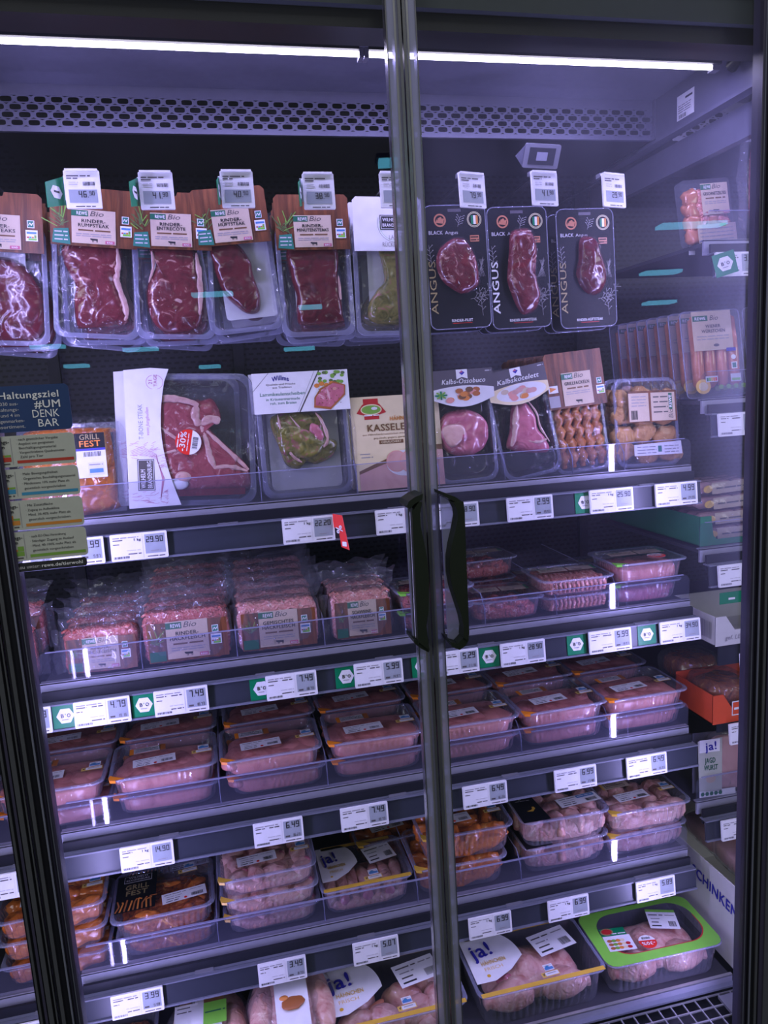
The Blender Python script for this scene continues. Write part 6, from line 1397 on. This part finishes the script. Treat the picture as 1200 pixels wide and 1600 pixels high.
# green carton with packed sausages
t = thing('display_carton', 'green cardboard display carton in the right-hand bay', 'carton', T(.945, 1.315, zz(3)))
b = MB(); b.box(0, .002, 0, .36, 0, .062, 'green_box'); b.box(0, .026, -.001, .001, 0, .062, 'green_box'); b.box(.026, .30, -.001, .001, 0, .012, 'green_box'); b.box(0, .30, 0, .36, 0, .002, 'green_box'); b.add([(.026, 0, .062), (.026, 0, .012), (.040, 0, .012), (.032, 0, .020)], [(0, 1, 2, 3)], 'green_box'); b.build('carton_body', t)
def roll_pack(label, M, seed):
    t = thing('sausage_tray', label, 'sausage pack', M, 'sausage packs lying in the green carton')
    b = MB(); 
    for k in range(3): b.tube([(-.08, .012 + .03 * k, .014), (-.07, .012 + .03 * k, .014), (.07, .012 + .03 * k, .014), (.08, .012 + .03 * k, .014)], [.006, .0125, .0125, .006], 'cold_cut', 12)
    b.build('sausages', t)
    b = MB(); b.blob((0, .04, .014), (.092, .056, .017), 'bag_film', sq=.45, amp=.06, seed=seed, fr=40, nu=40, nv=18); b.build('bag', t)
    b = MB(); b.add([(-.05, -.012, .002), (.09, -.012, .002), (.09, -.010, .026), (-.05, -.010, .026)], [(0, 1, 2, 3)], 'beige_label'); b.disc(-.062, .014, .012, .008, -.0125, 'yellow_tag'); b.words(-.04, .08, .012, .005, -.0135, 'ink_dark', seed=seed); b.build('product_label', t)
    return t
o = roll_pack('wrapped sausage pack, bottom one in the green carton', T(1.05, 1.345, zz(3) + .004), 1)
for i in range(1, 4): dup(o, T(1.05 - .004 * i, 1.347 + .004 * i, zz(3) + .004 + .032 * i) @ RZ(3 * i), 'wrapped sausage pack in the green carton, %s from the bottom' % ordn[i - 1])
o = roll_pack('wrapped sausage pack at the back of the green carton', T(1.05, 1.50, zz(3) + .05), 5)
# white and orange cartons
def carton(label, M, w, d, h, mat, txt, mat2=None, cut=.5):
    t = thing('display_carton', label, 'carton', M)
    b = MB(); b.box(0, .0025, 0, d, 0, h, mat); b.box(0, w, 0, d, 0, .0025, mat); b.plate([(0, 0), (w, 0), (w, h * cut), (.045, h * cut), (.03, h * .85), (.024, h), (0, h)], -.001, .0015, mat); b.box(0, w, d - .002, d, 0, h * 1.1, mat); b.build('carton_body', t)
    b = MB()
    if txt == 'liver':
        b.text('gef. LEBERWURST', .022, .012, .009, -.0014, 'ink_grey', slant=.2, bold=True, width=.10); b.barcode(-.055, .012, -.012, h * .78, -.0004, 'ink_grey', RZ(-90))
    elif txt == 'line':
        b.rect(.045, h * .22, .10, h * .72, -.0014, 'paper_white'); b.rect(.047, h * .26, .098, h * .68, -.0016, mat); b.words(.050, .09, h * .42, .008, -.0018, 'paper_white')
    b.build('print', t); return t
carton('open white-grey carton with grey lettering in the right-hand bay', T(.945, 1.262, E0 - .555), .24, .15, .062, 'white_carton', 'liver')
carton('open orange-red carton in the right-hand bay', T(.957, 1.282, E0 - .736), .24, .13, .064, 'orange_box', 'line')
for i, (lb, dx, dy, dz) in enumerate((('dark salami pack lying in the orange carton, front one', .05, .04, .045), ('dark salami pack lying deep in the orange carton', .06, .16, .055))):
    b = MB(); b.blob((0, 0, 0), (.055, .05, .028), 'marinade_red', sq=.6, amp=.12, seed=i + 2); b.blob((0, 0, 0), (.065, .06, .036), 'bag_film', sq=.6, amp=.1, fr=40, seed=i); o = b.build('salami_pack'); tag(o, lb, 'meat pack', 'dark packs in the orange carton', T(.957 + dx + .02, 1.282 + dy + .03, E0 - .736 + dz))
# cold-cut pouch with blue lettering
t = thing('cold_cut_pouch', 'upright white-labelled cold-cut pouch with blue lettering in the right-hand bay', 'cold cuts', T(.985, 1.318, NR[6] + .052) @ RY(3) @ RX(-5))
b = MB(); b.blob((.045, .002, .068), (.05, .010, .060), 'cold_cut', sq=.4, amp=.03, seed=2, nu=32); b.build('meat', t)
b = MB(); b.plate([(-.040, 0), (.10, 0), (.10, .135), (-.040, .135)], .012, .013, 'tray_clear'); b.blob((.045, .002, .070), (.058, .014, .068), 'bag_film', sq=.45, amp=.05, fr=40); b.build('pouch', t)
b = MB(); y = -.012; b.plate([(-.040, .014), (.016, .010), (.016, .130), (-.044, .126)], y, y + .0006, 'cream_card' if False else 'board_grey'); b.rect(-.040, .100, .010, .128, y - .0003, 'paper_white'); b.text('ja!', -.026, .104, .018, y - .0006, 'blue_ja', bold=True, width=.028, rot=4)
b.text('JAGD', -.014, .076, .0115, y - .0003, 'green_dark', bold=True, align='c', width=.026); b.text('WURST', -.012, .060, .0115, y - .0003, 'green_dark', bold=True, align='c', width=.034); b.disc(-.012, .040, .012, .009, y - .0003, 'beige_label')
b.rect(-.040, .0, .05, .014, y, 'plate_white')
for i in range(5): b.disc(-.032 + .011 * i, .007, .005, .005, y - .0003, 'green_dark', n=6)
b.build('product_label', t)
# tall white carton on the floor of the bay: lettering on its left flank
t = thing('display_carton', 'large white carton with blue lettering on its left side, at the bottom right', 'carton', T(.952, 1.11, E0 - 1.243))
b = MB(); b.plate([(0, 0), (.42, 0), (.42, .193), (0, .180)], -.0015, .0015, 'white_carton', T(0, .42, 0) @ RZ(-90)); b.box(0, .25, -.001, .001, 0, .08, 'white_carton'); b.box(0, .25, 0, .42, 0, .002, 'white_carton'); b.box(0, .25, .418, .42, 0, .19, 'white_carton'); b.build('carton_body', t)
b = MB(); b.text('SCHINKEN', .195, .130, .024, -.0020, 'blue_ja', T(0, .42, 0) @ RZ(-90) @ T(.195, 0, .13) @ RY(3) @ T(-.195, 0, -.13), bold=True, width=.150); b.build('print', t)
for i in range(3):
    b = MB(); b.blob((0, 0, 0), (.05, .07, .022), 'cold_cut', sq=.4, amp=.05, seed=i); b.blob((0, 0, .002), (.056, .078, .027), 'bag_film', sq=.45, amp=.06, fr=30, seed=i + 2); b.box(-.04, .0, -.05, -.01, .028, .029, 'paper_white'); b.text('ja!', -.034, .045, .016, -.0295, 'blue_ja', UP @ T(0, 0, -.09), bold=True); b.box(-.02, .045, -.07, -.035, .026, .0275, 'red_sticker')
    o = b.build('ham_pack'); tag(o, 'ham pack lying in the large white carton, %s' % ('front one', 'middle one', 'rear one')[i], 'cold cuts', 'ham packs in the white carton', T(1.075, 1.20 + .11 * i, E0 - 1.243 + .155))
